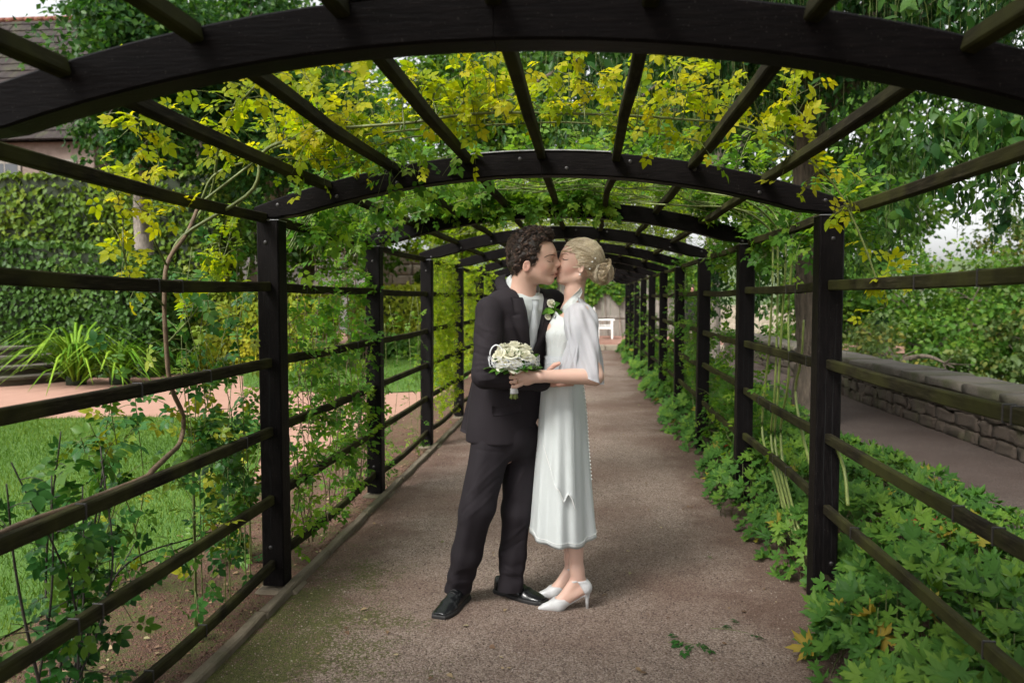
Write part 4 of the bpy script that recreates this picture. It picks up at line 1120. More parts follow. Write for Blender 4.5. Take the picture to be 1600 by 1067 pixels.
def creeper():
    root = empty('creeper', (1, 29.4, .14), label='green creeper hanging over the plank wall behind the chair', cat='creeper')
    fo = Foliage(); n = 6500; x = RNG.uniform(-3, 4.5, n); drop = 1.1 + .7 * np.sin(x * 2.3) + .5 * np.sin(x * 5.1 + 1); z = 3.1 - RNG.random(n) ** .8 * np.maximum(drop, .35)
    fo.add(np.stack([x, 29.4 + RNG.normal(0, .06, n), z], -1), RNG.normal(0, .6, (n, 3)) + [0, 0, -.9], RNG.normal(0, .4, (n, 3)) + [0, -1, .4], .15 * RNG.uniform(.6, 1.3, n), RNG.random(n))
    mb = MB()
    for k in range(14):
        xx = -2.8 + k * .52; tube(mb, [(xx, 29.42, .16), (xx + RNG.normal(0, .1), 29.42, 1.4), (xx + RNG.normal(0, .2), 29.4, 2.9)], .012, .005, 10, 4)
    mb.build('stems', M['cane_brown'], root, kind='stuff'); fo.build(QL, LM['vine'], root)
creeper()
# pale steps and low wall behind the right climbers
ps = empty('pale_steps', (5.2, 28, .14), label='pale stone steps on the terrace seen between the right posts', cat='steps')
for i in range(7):
    mb = MB(); mb.add(*box((3.6, 27.6 + i * .35, .142), (7.4, 27.6 + i * .35 + .346, .142 + (i + 1) * .16), .012), RNG.random()); mb.build('step', M['pale_stone'], ps, False)

# ------------------------------------------------------------------ white garden chair, profile to the camera, facing right
def chair():
    c = W(938, 529, 27.4); x0, y0, z0 = c[0] - .10, 27.4, .145
    root = empty('garden_chair', (x0 + .25, y0, z0), label='white wooden garden armchair at the far end of the path', cat='chair')
    def B(nm, lo, hi): mb = MB(); mb.add(*box(np.array(lo) + [x0, y0, z0], np.array(hi) + [x0, y0, z0], .008)); return mb.build(nm, M['white'], root, False)
    for yy in (-.29, .24):
        B('leg', (.46, yy, 0), (.52, yy + .055, .62)); B('leg', (0, yy, 0), (.06, yy + .055, .44))
        B('armrest', (-.04, yy - .015, .622), (.58, yy + .07, .66)); B('apron', (.062, yy + .01, .33), (.458, yy + .045, .41))
    for k in range(5): B('seat_slat', (.0 + k * .104, -.285, .442), (.096 + k * .104, .29, .468))
    B('apron', (.465, -.233, .34), (.50, .238, .41))
    for yy in (-.29, .24):
        mb = MB(); v, f = sweep(np.array([(.03, yy + .027, .445), (-.03, yy + .027, .7), (-.12, yy + .027, .98)]) + [x0, y0, z0], crect(.055, .05, .006), up=(0, 1, 0)); mb.add(v, f); mb.build('back_post', M['white'], root, False)
    for k in range(6):
        yy = -.21 + k * .075; mb = MB(); v, f = sweep(np.array([(.02, yy, .475), (-.03, yy, .7), (-.11, yy, .95)]) + [x0, y0, z0], crect(.018, .05, .003), up=(1, 0, 0)); mb.add(v, f); mb.build('back_slat', M['white'], root, False)
    B('top_rail', (-.145, -.30, .982), (-.09, .305, 1.06))
chair()

# ------------------------------------------------------------------ grass, grit, fallen leaves
def inside(poly, x, y):
    c = np.zeros(len(x), bool); n = len(poly)
    for i in range(n):
        x1, y1 = poly[i]; x2, y2 = poly[(i + 1) % n]
        c ^= ((y1 > y) != (y2 > y)) & (x < (x2 - x1) * (y - y1) / (y2 - y1 + 1e-12) + x1)
    return c
def grass():
    blade = (np.array([(-.06, 0, 0), (.06, 0, 0), (.03, .6, .06), (-.03, .6, .06), (0, 1, .2)], float), [np.array([(0, 1, 2, 3)]), np.array([(3, 2, 4)])])
    for poly, n, s, lb in ((LAWN, 140000, .045, 'short bright lawn grass behind the nearest left rails'), (LAWN2, 25000, .07, 'lawn grass in front of the far clipped hedge')):
        P = np.array(poly); x = RNG.uniform(max(P[:, 0].min(), -9), P[:, 0].max(), n); y = RNG.uniform(max(P[:, 1].min(), 2.2), P[:, 1].max(), n)
        ok = inside(poly, x, y); x, y = x[ok], y[ok]; n = len(x)
        d = RNG.normal(0, .35, (n, 3)) + [0, 0, 1]; v, f, r = scatter(blade, np.stack([x, y, np.full(n, .01)], -1), d, rand_dir(n), s * RNG.uniform(.5, 1.3, n), np.clip(RNG.random(n) * .6 + .25 * vnoise(np.stack([x, y, 0 * x], -1), 1.1, 4) + .2, 0, 1))
        mb = MB(); mb.add(v, f, r); mb.build('grass', LM['grassb'], None, True, label=lb, cat='grass', kind='stuff')
LM['grassb'] = M['grass']
grass()
def stones(name, label, n, xr, yr, s0, s1, mat, zz=.008):
    T = sphere((0, 0, 0), (1, .8, .55), 5, 3); x = RNG.uniform(*xr, n); y = yr[0] + (yr[1] - yr[0]) * RNG.random(n) ** 1.6; s = s0 * (s1 / s0) ** (RNG.random(n) ** 2.5)
    v, f, r = scatter(T, np.stack([x, y, np.full(n, zz)], -1), rand_dir(n), np.array([0, 0, 1.]) + RNG.normal(0, .3, (n, 3)), s, RNG.random(n))
    mb = MB(); mb.add(v, f, r); mb.build(name, mat, None, True, label=label, cat='gravel', kind='stuff')
def grit_mat():
    t = NT('loose_grit'); c = t.ramp(t.attr('rnd'), [(0, (0.05, .03, .022)), (.5, (.14, .095, .072)), (.9, (.22, .165, .13)), (1, (.36, .31, .27))]); return t.done(t.bsdf(c, .9))
M['grit'] = grit_mat()
M['crumb'] = plain('soil_crumb', (0.10, 0.05, 0.03), .95, .5, 3)
stones('gravel', 'coarse reddish crumbs of soil on the left bed', 14000, (-2.6, -1.52), (2.2, 9), .003, .012, M['crumb'], .004)
stones('gravel', 'loose brown grit and pebbles scattered over the path', 70000, (-1.42, 1.05), (2.3, 11), .0016, .0068, M['grit'])
def litter():
    n = 1500; x = RNG.uniform(-2.6, 1.0, n); y = 2.4 + RNG.random(n) ** 1.5 * 9
    keep = (x < -1.45) | (RNG.random(n) < .22); x, y = x[keep], y[keep]; n = len(x)
    v, f, r = scatter(OV, np.stack([x, y, np.full(n, .016)], -1), RNG.normal(size=(n, 3)) * [1, 1, .08], RNG.normal(0, .25, (n, 3)) + [0, 0, 1], RNG.uniform(.012, .032, n), RNG.random(n))
    mb = MB(); mb.add(v, f, r); t = NT('dry_leaf'); c = t.ramp(t.attr('rnd'), [(0, (.10, .05, .025)), (.6, (.22, .14, .07)), (.9, (.36, .29, .16)), (1, (.10, .14, .03))])
    mb.build('fallen_leaves', t.done(t.bsdf(c, .7)), None, True, label='small dry fallen leaves scattered on the path and soil', cat='leaves', kind='stuff')
litter()
# unseen tree crown added behind the camera to shade the near bay
tree('tree', 'unseen leafy tree added behind the viewer to shade the nearest arch', (-3.6, -3.4, 0), 4.2, .26, auto_clumps((-.2, -2.2, 4.4), (6.0, 2.3, .7), 46, (1.5, 1.0, .5)), 30000, .2, 'dark')
# sprigs dropped on the path
for (px, py, n, lb) in ((1075, 1012, 7, 'fallen green leaf sprig on the path right of the couple'), (1140, 990, 3, 'small dark fallen sprig near the right bed')):
    b = G(px, py); root = empty('fallen_sprig', tuple(b), label=lb, cat='leaf', group='sprigs dropped on the path')
    fo = Foliage()
    for i in range(n): fo.add(b + np.array([RNG.normal(0, .05), RNG.normal(0, .04), .02]), RNG.normal(size=3) * [1, 1, .1], RNG.normal(0, .3, 3) + [0, 0, 1], .065, RNG.uniform(.1, .5))
    mb = MB(); tube(mb, [b + [-.08, .02, .014], b + [0, 0, .02], b + [.08, -.02, .014]], .002, .0012, 8, 4); mb.build('stem', M['cane'], root); fo.build(ROSE, LM['rose'], root, 12)
# ------------------------------------------------------------------ SDF MODELLING
def rc(P, a, b, r1, r2):
    a = np.asarray(a, np.float32); ba = np.asarray(b, np.float32) - a
    q = P - a; t = np.clip(q @ ba / (ba @ ba), 0, 1)
    return np.linalg.norm(q - t[:, None] * ba, axis=1) - (r1 + (r2 - r1) * t)
def ell(P, c, r, R=None):
    q = P - np.asarray(c, np.float32)
    if R is not None: q = q @ np.asarray(R, np.float32)
    r = np.asarray(r, np.float32); k0 = np.linalg.norm(q / r, axis=1); k1 = np.linalg.norm(q / (r * r), axis=1) + 1e-6
    return np.where(k0 < .05, -r.min(), k0 * (k0 - 1) / k1)
def smin(a, b, k):
    h = np.clip(.5 + .5 * (b - a) / k, 0, 1); return b + (a - b) * h - k * h * (1 - h)
def smax(a, b, k): return -smin(-a, -b, k)
def chain(P, pts, rs, k=.01):
    d = None
    for i in range(len(pts) - 1):
        e = rc(P, pts[i], pts[i + 1], rs[i], rs[i + 1]); d = e if d is None else smin(d, e, k)
    return d
def rotm(ax, ang):
    return np.array(Matrix.Rotation(ang, 3, ax))

def polygonize(f, lo, hi, h, margin=.025):
    lo = np.asarray(lo, float); B = 8
    nb = np.ceil((np.asarray(hi, float) - lo) / (h * B)).astype(int) + 1; n = nb * B
    g = [lo[i] + (np.arange(nb[i]) * B + (B - 1) / 2) * h for i in range(3)]
    C = np.stack(np.meshgrid(*g, indexing='ij'), -1).reshape(-1, 3).astype(np.float32)
    dc = np.concatenate([f(c) for c in np.array_split(C, max(1, len(C) // 300000))])
    val = np.repeat(np.repeat(np.repeat(np.where(dc > 0, 1., -1.).reshape(nb).astype(np.float32), B, 0), B, 1), B, 2)
    act = np.nonzero(np.abs(dc) < h * B * .9 + margin)[0]
    loc = np.stack(np.meshgrid(*[np.arange(B)] * 3, indexing='ij'), -1).reshape(-1, 3)
    bi = np.stack(np.unravel_index(act, nb), -1) * B
    for ch in np.array_split(np.arange(len(act)), max(1, len(act) * 512 // 400000)):
        idx = (bi[ch][:, None] + loc[None]).reshape(-1, 3)
        val[idx[:, 0], idx[:, 1], idx[:, 2]] = f((lo + idx * h).astype(np.float32))
    ins = val < 0
    corners = np.array([(i, j, k) for i in (0, 1) for j in (0, 1) for k in (0, 1)])
    cnt = np.zeros(n - 1, np.int8)
    for i, j, k in corners: cnt += ins[i:n[0] - 1 + i, j:n[1] - 1 + j, k:n[2] - 1 + k]
    cells = np.stack(np.nonzero((cnt > 0) & (cnt < 8)), -1)
    vid = np.full(n - 1, -1, np.int32); vid[cells[:, 0], cells[:, 1], cells[:, 2]] = np.arange(len(cells))
    acc = np.zeros((len(cells), 3)); w = np.zeros(len(cells))
    cv = np.stack([val[cells[:, 0] + i, cells[:, 1] + j, cells[:, 2] + k] for i, j, k in corners], -1)
    for a in range(8):
        for b in range(a + 1, 8):
            if np.abs(corners[a] - corners[b]).sum() == 1:
                x = (cv[:, a] < 0) != (cv[:, b] < 0); t = cv[:, a] / (cv[:, a] - cv[:, b] + 1e-12)
                p = corners[a] + np.clip(t, 0, 1)[:, None] * (corners[b] - corners[a]); acc[x] += p[x]; w[x] += 1
    v = lo + (cells + acc / w[:, None]) * h
    quads = []
    for ax in range(3):
        u, q = (ax + 1) % 3, (ax + 2) % 3
        s0 = [slice(1, -1)] * 3; s1 = [slice(1, -1)] * 3; s0[ax] = slice(0, -1); s1[ax] = slice(1, None)
        A = ins[tuple(s0)]; Bm = ins[tuple(s1)]
        for flip, m in ((False, A & ~Bm), (True, ~A & Bm)):
            e = np.stack(np.nonzero(m), -1); off = np.ones(3, int); off[ax] = 0; e = e + off
            if not len(e): continue
            def cell(du, dq):
                c = e.copy(); c[:, u] -= du; c[:, q] -= dq; return vid[c[:, 0], c[:, 1], c[:, 2]]
            Q = np.stack([cell(1, 1), cell(0, 1), cell(0, 0), cell(1, 0)], -1)
            quads.append(Q[:, ::-1] if flip else Q)
    F = np.concatenate(quads); F = F[(F >= 0).all(1)]
    return v, F
def relax(v, F, it=1, lam=.5):
    for _ in range(it):
        s = np.zeros_like(v); c = np.zeros(len(v))
        for a, b in ((0, 1), (1, 2), (2, 3), (3, 0)):
            np.add.at(s, F[:, a], v[F[:, b]]); np.add.at(s, F[:, b], v[F[:, a]]); np.add.at(c, F[:, a], 1); np.add.at(c, F[:, b], 1)
        v = v + lam * (s / np.maximum(c, 1)[:, None] - v)
    return v
def sdf_obj(name, f, lo, hi, h, mat, parent, rel=1, attr=None, disp=None, **k):
    v, F = polygonize(f, lo, hi, h); v = relax(v, F, rel)
    a = np.full(len(v), .5) if attr is None else attr(v)
    return link(name, mesh(name, v, F, mat, True, {'rnd': a}), parent, **k)

def hit(px, py, f, t0=3.0, off=0.):
    """points of surface f seen at these picture positions (looks up real 3D points)"""
    px = np.atleast_1d(np.asarray(px, float)); py = np.atleast_1d(np.asarray(py, float))
    d = _a + _r * ((px - 800) / 1256.)[:, None] - _u * ((py - 533.5) / 1256.)[:, None]; d = unit(d)
    t = np.full(len(px), t0)
    for _ in range(60): t = t + np.clip(f((np.array([0, 0, 1.47]) + d * t[:, None]).astype(np.float32)) - off, -.05, .2) * .8
    return np.array([0, 0, 1.47]) + d * t[:, None]
def ridge(P, pts, amp, w):
    d = None
    for a, b in zip(pts[:-1], pts[1:]):
        e = rc(P, a, b, 0, 0); d = e if d is None else np.minimum(d, e)
    return amp * np.exp(-(d / w) ** 2)
def locks(mb, guides, n, spread, r0, r1, ups, var=.25):
    """bundles of fine strands round guide curves"""
    for g, c in zip(guides, ups):
        base = RNG.random(); m = len(g); up = unit(g - c)
        for _ in range(n):
            o = RNG.normal(0, spread, 3); k = np.linspace(.6, 1.1, m)[:, None]; w = RNG.normal(0, spread * .25, (m, 3)); w = (w + np.roll(w, 1, 0) + np.roll(w, -1, 0)) / 3
            v, f = sweep(g + o * k + w, circ(3), np.linspace(r0, r1, m), up=up); mb.add(v, f, np.clip(base + RNG.normal(0, var), 0, 1))

# ------------------------------------------------------------------ people materials
def skin_mat(name, base, red, rough=.5):
    t = NT(name); o = t.coord('Object'); n1 = t.noise(30, 4, o)
    c = t.mix(t.attr('rnd'), base, red); c = t.mix(t.math('MULTIPLY', n1, .25), c, tuple(x * .78 for x in base))
    return t.done(t.bsdf(c, rough, t.bump(t.noise(350, 2, o), .08, .001), **{'Subsurface Weight': .12, 'Subsurface Radius': (.012, .005, .003), 'Subsurface Scale': 1.0}))
M['skin_m'] = skin_mat('warm_skin', (0.63, 0.40, 0.31), (0.46, 0.11, 0.095))
M['skin_f'] = skin_mat('fair_skin', (0.62, 0.40, 0.315), (0.52, 0.15, 0.13))
def fabric(name, a, b, rough=.75, scale=400, sheen=.2, fold=6, fs=.25, fd=.012):
    t = NT(name); o = t.coord('Object'); w = t.noise(scale, 2, o); n1 = t.noise(fold, 3, o)
    c = t.mix(w, a, b)
    h = t.math('ADD', t.math('MULTIPLY', w, .06), n1)
    return t.done(t.bsdf(c, rough, t.bump(h, fs, fd), **{'Sheen Weight': sheen, 'Specular IOR Level': .18}))
M['suit'] = fabric('charcoal_suit_wool', (0.015, 0.0125, 0.015), (0.027, 0.0220, 0.026), .8, 500, .0, 9, .15, .008)
M['trouser'] = fabric('charcoal_trouser_wool', (0.012, 0.010, 0.012), (0.022, 0.018, 0.0215), .8, 500, .0, 8, .15, .008)
M['shirt'] = fabric('pale_shirt_cotton', (0.58, 0.625, 0.625), (0.64, 0.68, 0.67), .7, 300, .1, 12)
M['tie'] = fabric('silver_satin_tie', (0.46, 0.50, 0.53), (0.58, 0.61, 0.63), .35, 200, .1, 10)
M['dress'] = fabric('ivory_dress_satin', (0.50, 0.535, 0.53), (0.56, 0.59, 0.58), .5, 250, .15, 7, .22)
def sheer():
    t = NT('sheer_white_chiffon'); o = t.coord('Object'); n1 = t.noise(9, 3, o)
    p = t.bsdf((0.62, 0.63, 0.66), .6, t.bump(n1, .35, .015)); tr = t.n('ShaderNodeBsdfTransparent'); tl = t.n('ShaderNodeBsdfTranslucent', {'Color': (.7, .71, .75, 1)})
    m = t.n('ShaderNodeMixShader', {0: .35, 1: p, 2: tl.outputs[0]}); m2 = t.n('ShaderNodeMixShader', {0: .27, 1: m.outputs[0], 2: tr.outputs[0]}); return t.done(m2.outputs[0])
M['sheer'] = sheer()
M['leather'] = plain('black_polished_leather', (0.010, 0.011, 0.012), .22, .3, 60, .25, .002)
M['sole'] = plain('black_rubber_sole', (0.012, 0.011, 0.011), .6, .2, 60)
M['satin'] = plain('white_satin_shoe', (0.54, 0.54, 0.54), .32, .08, 60, .1)
M['pearl'] = plain('pearl', (0.82, 0.82, 0.80), .25, .05, 60, 0)
M['gold'] = plain('gold_ring', (0.7, 0.55, 0.3), .25, .1, 60, 0, Metallic=1.0)
def hair_mat(name, a, b, c, rough=.4):
    t = NT(name); o = t.coord('Object'); n = t.noise(120, 3, o)
    col = t.ramp(t.math('ADD', t.math('MULTIPLY', n, .5), t.math('MULTIPLY', t.attr('rnd'), .5)), [(.25, a), (.5, b), (.75, c)])
    return t.done(t.bsdf(col, rough, t.bump(n, .4, .003), **{'Specular IOR Level': .5}))
M['hair_dark'] = hair_mat('dark_brown_hair', (0.016, 0.0095, 0.007), (0.062, 0.037, 0.027), (0.17, 0.108, 0.082), .5)
M['hair_blond'] = hair_mat('blond_hair', (0.40, 0.30, 0.18), (0.66, 0.55, 0.38), (0.86, 0.78, 0.62), .42)

# ================================================================== THE MAN
gm = W(770, 940, 3.82)
man = empty('person', (gm[0], 3.82, 0), label='person in charcoal suit with silver tie leaning in to kiss', cat='person')
FW = unit(np.array([.66, -.75, 0])); LF = np.array([-FW[1], FW[0], 0])
MY = 3.80                                     # plane of the head
def mh(x, y, z):                              # head frame: ear centre origin, x to the right, y away, z up
    o = W(826, 418, MY); return o + np.array([x, y, z])
def man_head(P):
    o = np.array(mh(0, 0, 0), np.float32); Q = P - o; A = Q.copy(); A[:, 1] = np.abs(A[:, 1])
    d = ell(A, (.020, 0, .062), (.103, .079, .102))
    d = smin(d, ell(A, (.060, 0, .050), (.068, .066, .070)), .03)
    d = smin(d, ell(A, (.062, 0, -.005), (.058, .057, .070)), .03)
    d = smin(d, rc(A, (.012, .052, -.028), (.092, .016, -.062), .022, .016), .03)
    d = smin(d, ell(A, (.100, 0, -.060), (.019, .024, .017)), .02)
    d = smin(d, rc(A, (.116, 0, .060), (.114, .036, .062), .010, .008), .014)
    d = smax(d, -ell(A, (.123, .034, .038), (.018, .020, .014)), .016)
    d = smin(d, ell(A, (.098, .033, .036), (.0145, .016, .0125)), .006)
    d = smin(d, rc(A, (.117, 0, .048), (.143, 0, .014), .009, .0115), .012)
    d = smin(d, ell(A, (.131, .012, .006), (.013, .009, .009)), .008)
    d = smin(d, ell(A, (.118, 0, -.018), (.016, .026, .014)), .015)
    d = smin(d, ell(A, (.129, 0, -.024), (.009, .022, .0065)), .006)
    d = smin(d, ell(A, (.123, 0, -.040), (.010, .019, .0075)), .006)
    d = smax(d, -ell(A, (.134, 0, -.0325), (.010, .020, .0028)), .004)
    d = smin(d, ell(A, (.070, .048, -.002), (.030, .016, .026)), .02)
    ear = ell(A, (-.004, .083, .002), (.019, .010, .030), rotm('Y', rad(12)))
    ear = smax(ear, -ell(A, (-.001, .093, .005), (.011, .009, .019)), .005)
    ear = smin(ear, ell(A, (.006, .083, .0), (.005, .006, .008)), .005)
    return smin(d, ear, .006)
neck_t, neck_b = mh(-.012, 0, -.02), W(812, 474, 3.84)
sR, eR, wR = W(766, 486, 3.70), W(758, 586, 3.60), W(846, 596, 3.64)
sL, eL, wL = W(862, 474, 3.98), W(872, 560, 4.12), W(893, 552, 4.05)
hip = W(790, 690, 3.86)
RL = [W(772, 690, 3.80), W(750, 800, 3.74), W(718, 908, 3.82)]
LL = [W(812, 690, 3.92), W(806, 800, 3.86), W(796, 895, 3.86)]
hR = W(862, 592, 3.66)
def finger(P, pts, r=(.0105, .0095, .0088, .0075)): return chain(P, pts, r[:len(pts)], .004)
def man_body(P):
    d = smin(man_head(P), rc(P, neck_t, neck_b, .058, .066), .03)
    d = smin(d, rc(P, W(812, 480, 3.85), hip, .09, .10), .05)
    for s, e, w in ((sR, eR, wR), (sL, eL, wL)):
        d = smin(d, rc(P, W(812, 488, 3.85), s, .06, .045), .03); d = smin(d, chain(P, [s, e, w], [.043, .036, .027], .02), .02)
    for l in (RL, LL): d = smin(d, chain(P, [hip] + l, [.09, .07, .05, .035], .03), .03)
    # right hand laid on her waist
    d = smin(d, ell(P, W(864, 591, 3.655), (.044, .020, .041)), .018); d = smin(d, rc(P, wR, W(860, 592, 3.65), .029, .027), .018)
    for i in range(4):
        b = W(873, 580 + i * 7.2, 3.645); k = (.9, 1, .95, .78)[i]
        d = smin(d, finger(P, [b, b + np.array([.036 * k, -.004, .004]), b + np.array([.064 * k, .006, .003]), b + np.array([.082 * k, .022, 0])]), .005)
    t = W(858, 578, 3.635); d = smin(d, finger(P, [t, t + np.array([.024, -.004, .022]), t + np.array([.046, 0, .030])], (.012, .011, .009)), .008)
    # left hand behind her
    d = smin(d, ell(P, wL + np.array([.045, -.01, 0]), (.046, .018, .038)), .018)
    for i in range(4):
        b = wL + np.array([.075, -.012, .026 - i * .018]); d = smin(d, finger(P, [b, b + np.array([.034, -.010, -.002]), b + np.array([.052, -.026, -.004]), b + np.array([.058, -.044, -.004])]), .005)
    b = wL + np.array([.03, -.015, .03]); d = smin(d, finger(P, [b, b + np.array([.022, -.016, .020]), b + np.array([.044, -.022, .026])], (.012, .011, .009)), .008)
    return d
def man_tint(v):
    q = v - mh(0, 0, 0); y = np.abs(q[:, 1])
    lip = np.exp(-(((q[:, 0] - .128) / .012) ** 2 + ((q[:, 2] + .031) / .0125) ** 2 + (y / .022) ** 2))
    cheek = .22 * np.exp(-(((q[:, 0] - .07) / .03) ** 2 + ((q[:, 2] + .005) / .025) ** 2)) * (y > .02)
    ear = .35 * np.exp(-(((q[:, 0] + .004) / .022) ** 2 + ((q[:, 2]) / .03) ** 2)) * (y > .07)
    nose = .25 * np.exp(-(((q[:, 0] - .14) / .015) ** 2 + ((q[:, 2] - .01) / .014) ** 2))
    hand = .38 * np.exp(-((v - hR) ** 2).sum(1) / .08 ** 2)
    return np.clip(.95 * lip + cheek + ear + nose + hand, 0, 1)
sdf_obj('body', man_body, (-.80, 3.5, -.02), (.26, 4.22, 1.84), .0046, M['skin_m'], man, 1, man_tint)

# --- suit jacket
JZ = np.array([.76, .86, .98, 1.10, 1.22, 1.34, 1.42, 1.47, 1.505, 1.53])
JA = np.array([.195, .195, .188, .180, .190, .205, .205, .182, .135, .09])
JB = np.array([.150, .148, .138, .130, .138, .142, .130, .115, .095, .075])
jcx = [W(px, 500, 3.85)[0] for px in (787, 788, 791, 795, 800, 806, 810, 812, 813, 813)]
JX = np.array(jcx); JYc = np.array([3.87, 3.87, 3.865, 3.86, 3.855, 3.85, 3.85, 3.85, 3.85, 3.85])
def torso_uv(P):
    z = P[:, 2]; cx = np.interp(z, JZ, JX); cy = np.interp(z, JZ, JYc)
    qx, qy = P[:, 0] - cx, P[:, 1] - cy
    return qx * LF[0] + qy * LF[1], qx * FW[0] + qy * FW[1], z
def column(P, off=0.):
    u, v, z = torso_uv(P); a = np.interp(z, JZ, JA) + off; b = np.interp(z, JZ, JB) + off
    m = np.minimum(a, b); k = (np.abs(u / a) ** 2.3 + np.abs(v / b) ** 2.3) ** (1 / 2.3)
    return (k - 1) * m * .95, u, v, z
def S(u, z, off=0., front=True):
    a = np.interp(z, JZ, JA) + off; b = np.interp(z, JZ, JB) + off
    v = b * np.maximum(1e-4, 1 - np.minimum(np.abs(u / a), .999) ** 2.3) ** (1 / 2.3)
    c = np.stack([np.interp(z, JZ, JX), np.interp(z, JZ, JYc), np.asarray(z, float)], -1)
    return c + np.asarray(u)[..., None] * LF + v[..., None] * FW
VB = 1.19
def vwid(z): return np.interp(z, [VB, 1.30, 1.42, 1.50, 1.56], [0, .034, .062, .080, .088])
def wrinkle(P, a, b, amp, fr):
    """ring folds along a sleeve or leg"""
    a = np.asarray(a); ba = np.asarray(b) - a; L = np.linalg.norm(ba); ba = ba / L
    q = P - a; t = q @ ba; r = q - t[:, None] * ba; ang = np.arctan2(r[:, 1], r[:, 0] + .4 * r[:, 2])
    m = np.clip(t / (.15 * L), 0, 1) * np.clip((L - t) / (.05 * L) + 1, 0, 1)
    return amp * m * np.sin(fr * t + 1.6 * np.sin(ang + 3 * t) + 2.2 * ang) * (.6 + .4 * np.sin(ang * 2 + 9 * t))
JF1 = [W(775, 500, 3.70), W(800, 560, 3.70), W(838, 575, 3.70)]; JF2 = [W(760, 610, 3.74), W(800, 585, 3.70), W(842, 582, 3.70)]
JF3 = [W(780, 590, 3.70), W(815, 600, 3.70), W(846, 600, 3.70)]; JF4 = [W(764, 622, 3.71), W(762, 690, 3.72)]
def jacket(P):
    d, u, v, z = column(P)
    hem = .785 + .11 * np.clip((u + .03) / .13, 0, 1) ** 2 * (v > 0)
    d = smax(d, hem - z, .008); d = smax(d, z - 1.515, .02)
    sh = smin(rc(P, W(812, 466, 3.85), sR + [.004, 0, .006], .062, .060), rc(P, W(812, 466, 3.85), sL + [0, 0, .006], .062, .060), .02); d = smin(d, sh, .035)
    w = vwid(z); V = np.maximum(np.abs(u) - w, -v + .01); V = np.maximum(V, VB - z)
    d = smax(d, -V * .9, .006)
    d = smax(d, -rc(P, neck_t, neck_b + np.array([0, 0, -.03]), .074, .080), .006)
    d = d + .0035 * vnoise(P, 15, 1) + .004 * np.sin(20 * z + 18 * u) * np.exp(-((z - 1.08) / .12) ** 2)
    d = smax(d, .785 - z, .006)
    d = d - ridge(P, JF1, .006, .014) - ridge(P, JF2, .005, .012) + ridge(P, JF3, .006, .010) + ridge(P, JF4, .004, .004)
    return d
def sleeveR(P):
    e1 = rc(P, sR, eR, .070, .060) + wrinkle(P, sR, eR, .0022, 48); e2 = rc(P, eR, wR, .060, .045) + wrinkle(P, eR, wR, .0022, 70)
    d = smin(e1, e2, .018)
    for pts, a, w in SLF: d = d - ridge(P, pts, a * .75, w * .8)
    return d
SLF = []
def on(f, pts):
    a = np.array(pts, float); q = spline(np.column_stack([a, 0 * a[:, 0]]), max(3, 2 * len(a)))[:, :2]; return list(hit(q[:, 0], q[:, 1], f, 3.1))
SLF = [(on(sleeveR, p), a, w) for p, a, w in (
    ([(748, 478), (752, 500), (760, 520)], -.006, .010), ([(742, 505), (758, 515), (774, 518)], .006, .009), ([(741, 518), (756, 530), (772, 540)], -.007, .008), ([(740, 533), (756, 542), (776, 546)], .007, .009), ([(740, 550), (758, 556), (778, 554)], -.007, .008),
    ([(742, 568), (760, 568), (782, 560)], .008, .008), ([(744, 582), (764, 580), (788, 570)], -.008, .008), ([(748, 594), (770, 592), (796, 584)], .008, .009), ([(760, 603), (785, 602), (812, 600)], -.005, .008), ([(800, 582), (815, 590), (830, 604)], .005, .008))]
def jac_full(P):
    d = smin(jacket(P), sleeveR(P), .004)
    # rounded sleeve-head seam
    e1 = rc(P, sL, eL, .068, .058); d = smin(d, smin(e1, rc(P, eL, wL, .058, .046), .02), .02)
    return d
sdf_obj('jacket', jac_full, (-.80, 3.46, .74), (.2, 4.22, 1.60), .0058, M['suit'], man, 1)
def strip(fn, us, vs, th, name, mat, parent, normal=None):
    """thick sheet from grid function fn(s,t)"""
    s, t = np.meshgrid(us, vs, indexing='ij'); P = fn(s, t); n0, n1 = s.shape
    du = np.gradient(P, axis=0); dv = np.gradient(P, axis=1); N = np.cross(du, dv); N /= np.linalg.norm(N, axis=-1, keepdims=True) + 1e-9
    if normal is not None and (N * np.asarray(normal)).sum() < 0: N = -N
    v = np.concatenate([(P + N * th).reshape(-1, 3), P.reshape(-1, 3)]); i = np.arange(n0 - 1)[:, None] * n1 + np.arange(n1 - 1)[None]; o = n0 * n1
    q = np.stack([i, i + 1, i + n1 + 1, i + n1], -1).reshape(-1, 4)
    ed = list(range(n1)) + [k * n1 + n1 - 1 for k in range(1, n0)] + [(n0 - 1) * n1 + k for k in range(n1 - 2, -1, -1)] + [k * n1 for k in range(n0 - 2, 0, -1)]
    ed = np.array(ed); e2 = np.roll(ed, -1); rim = np.stack([ed, e2, e2 + o, ed + o], -1)
    mb = MB(); mb.add(v, [q, q[:, ::-1] + o, rim]); return mb.build(name, mat, parent, True)
def lapel(sg):
    def fn(s, t):
        z = VB + .002 + t * (1.475 - VB); w = vwid(z) - .004
        wd = np.interp(t, [0, .3, .60, .70, .705, .745, .75, 1.0], [.004, .040, .072, .080, .052, .050, .066, .052])
        u = sg * (w + s * wd); off = .006 + .010 * np.sin(np.pi * s) * np.sin(np.pi * np.clip(t, 0, 1)) + .003 * (1 - s)
        return S(u, z, off)
    strip(fn, np.linspace(0, 1, 6), np.linspace(0, 1, 44), .006, 'lapel', M['suit'], man, FW)
lapel(-1); lapel(1)
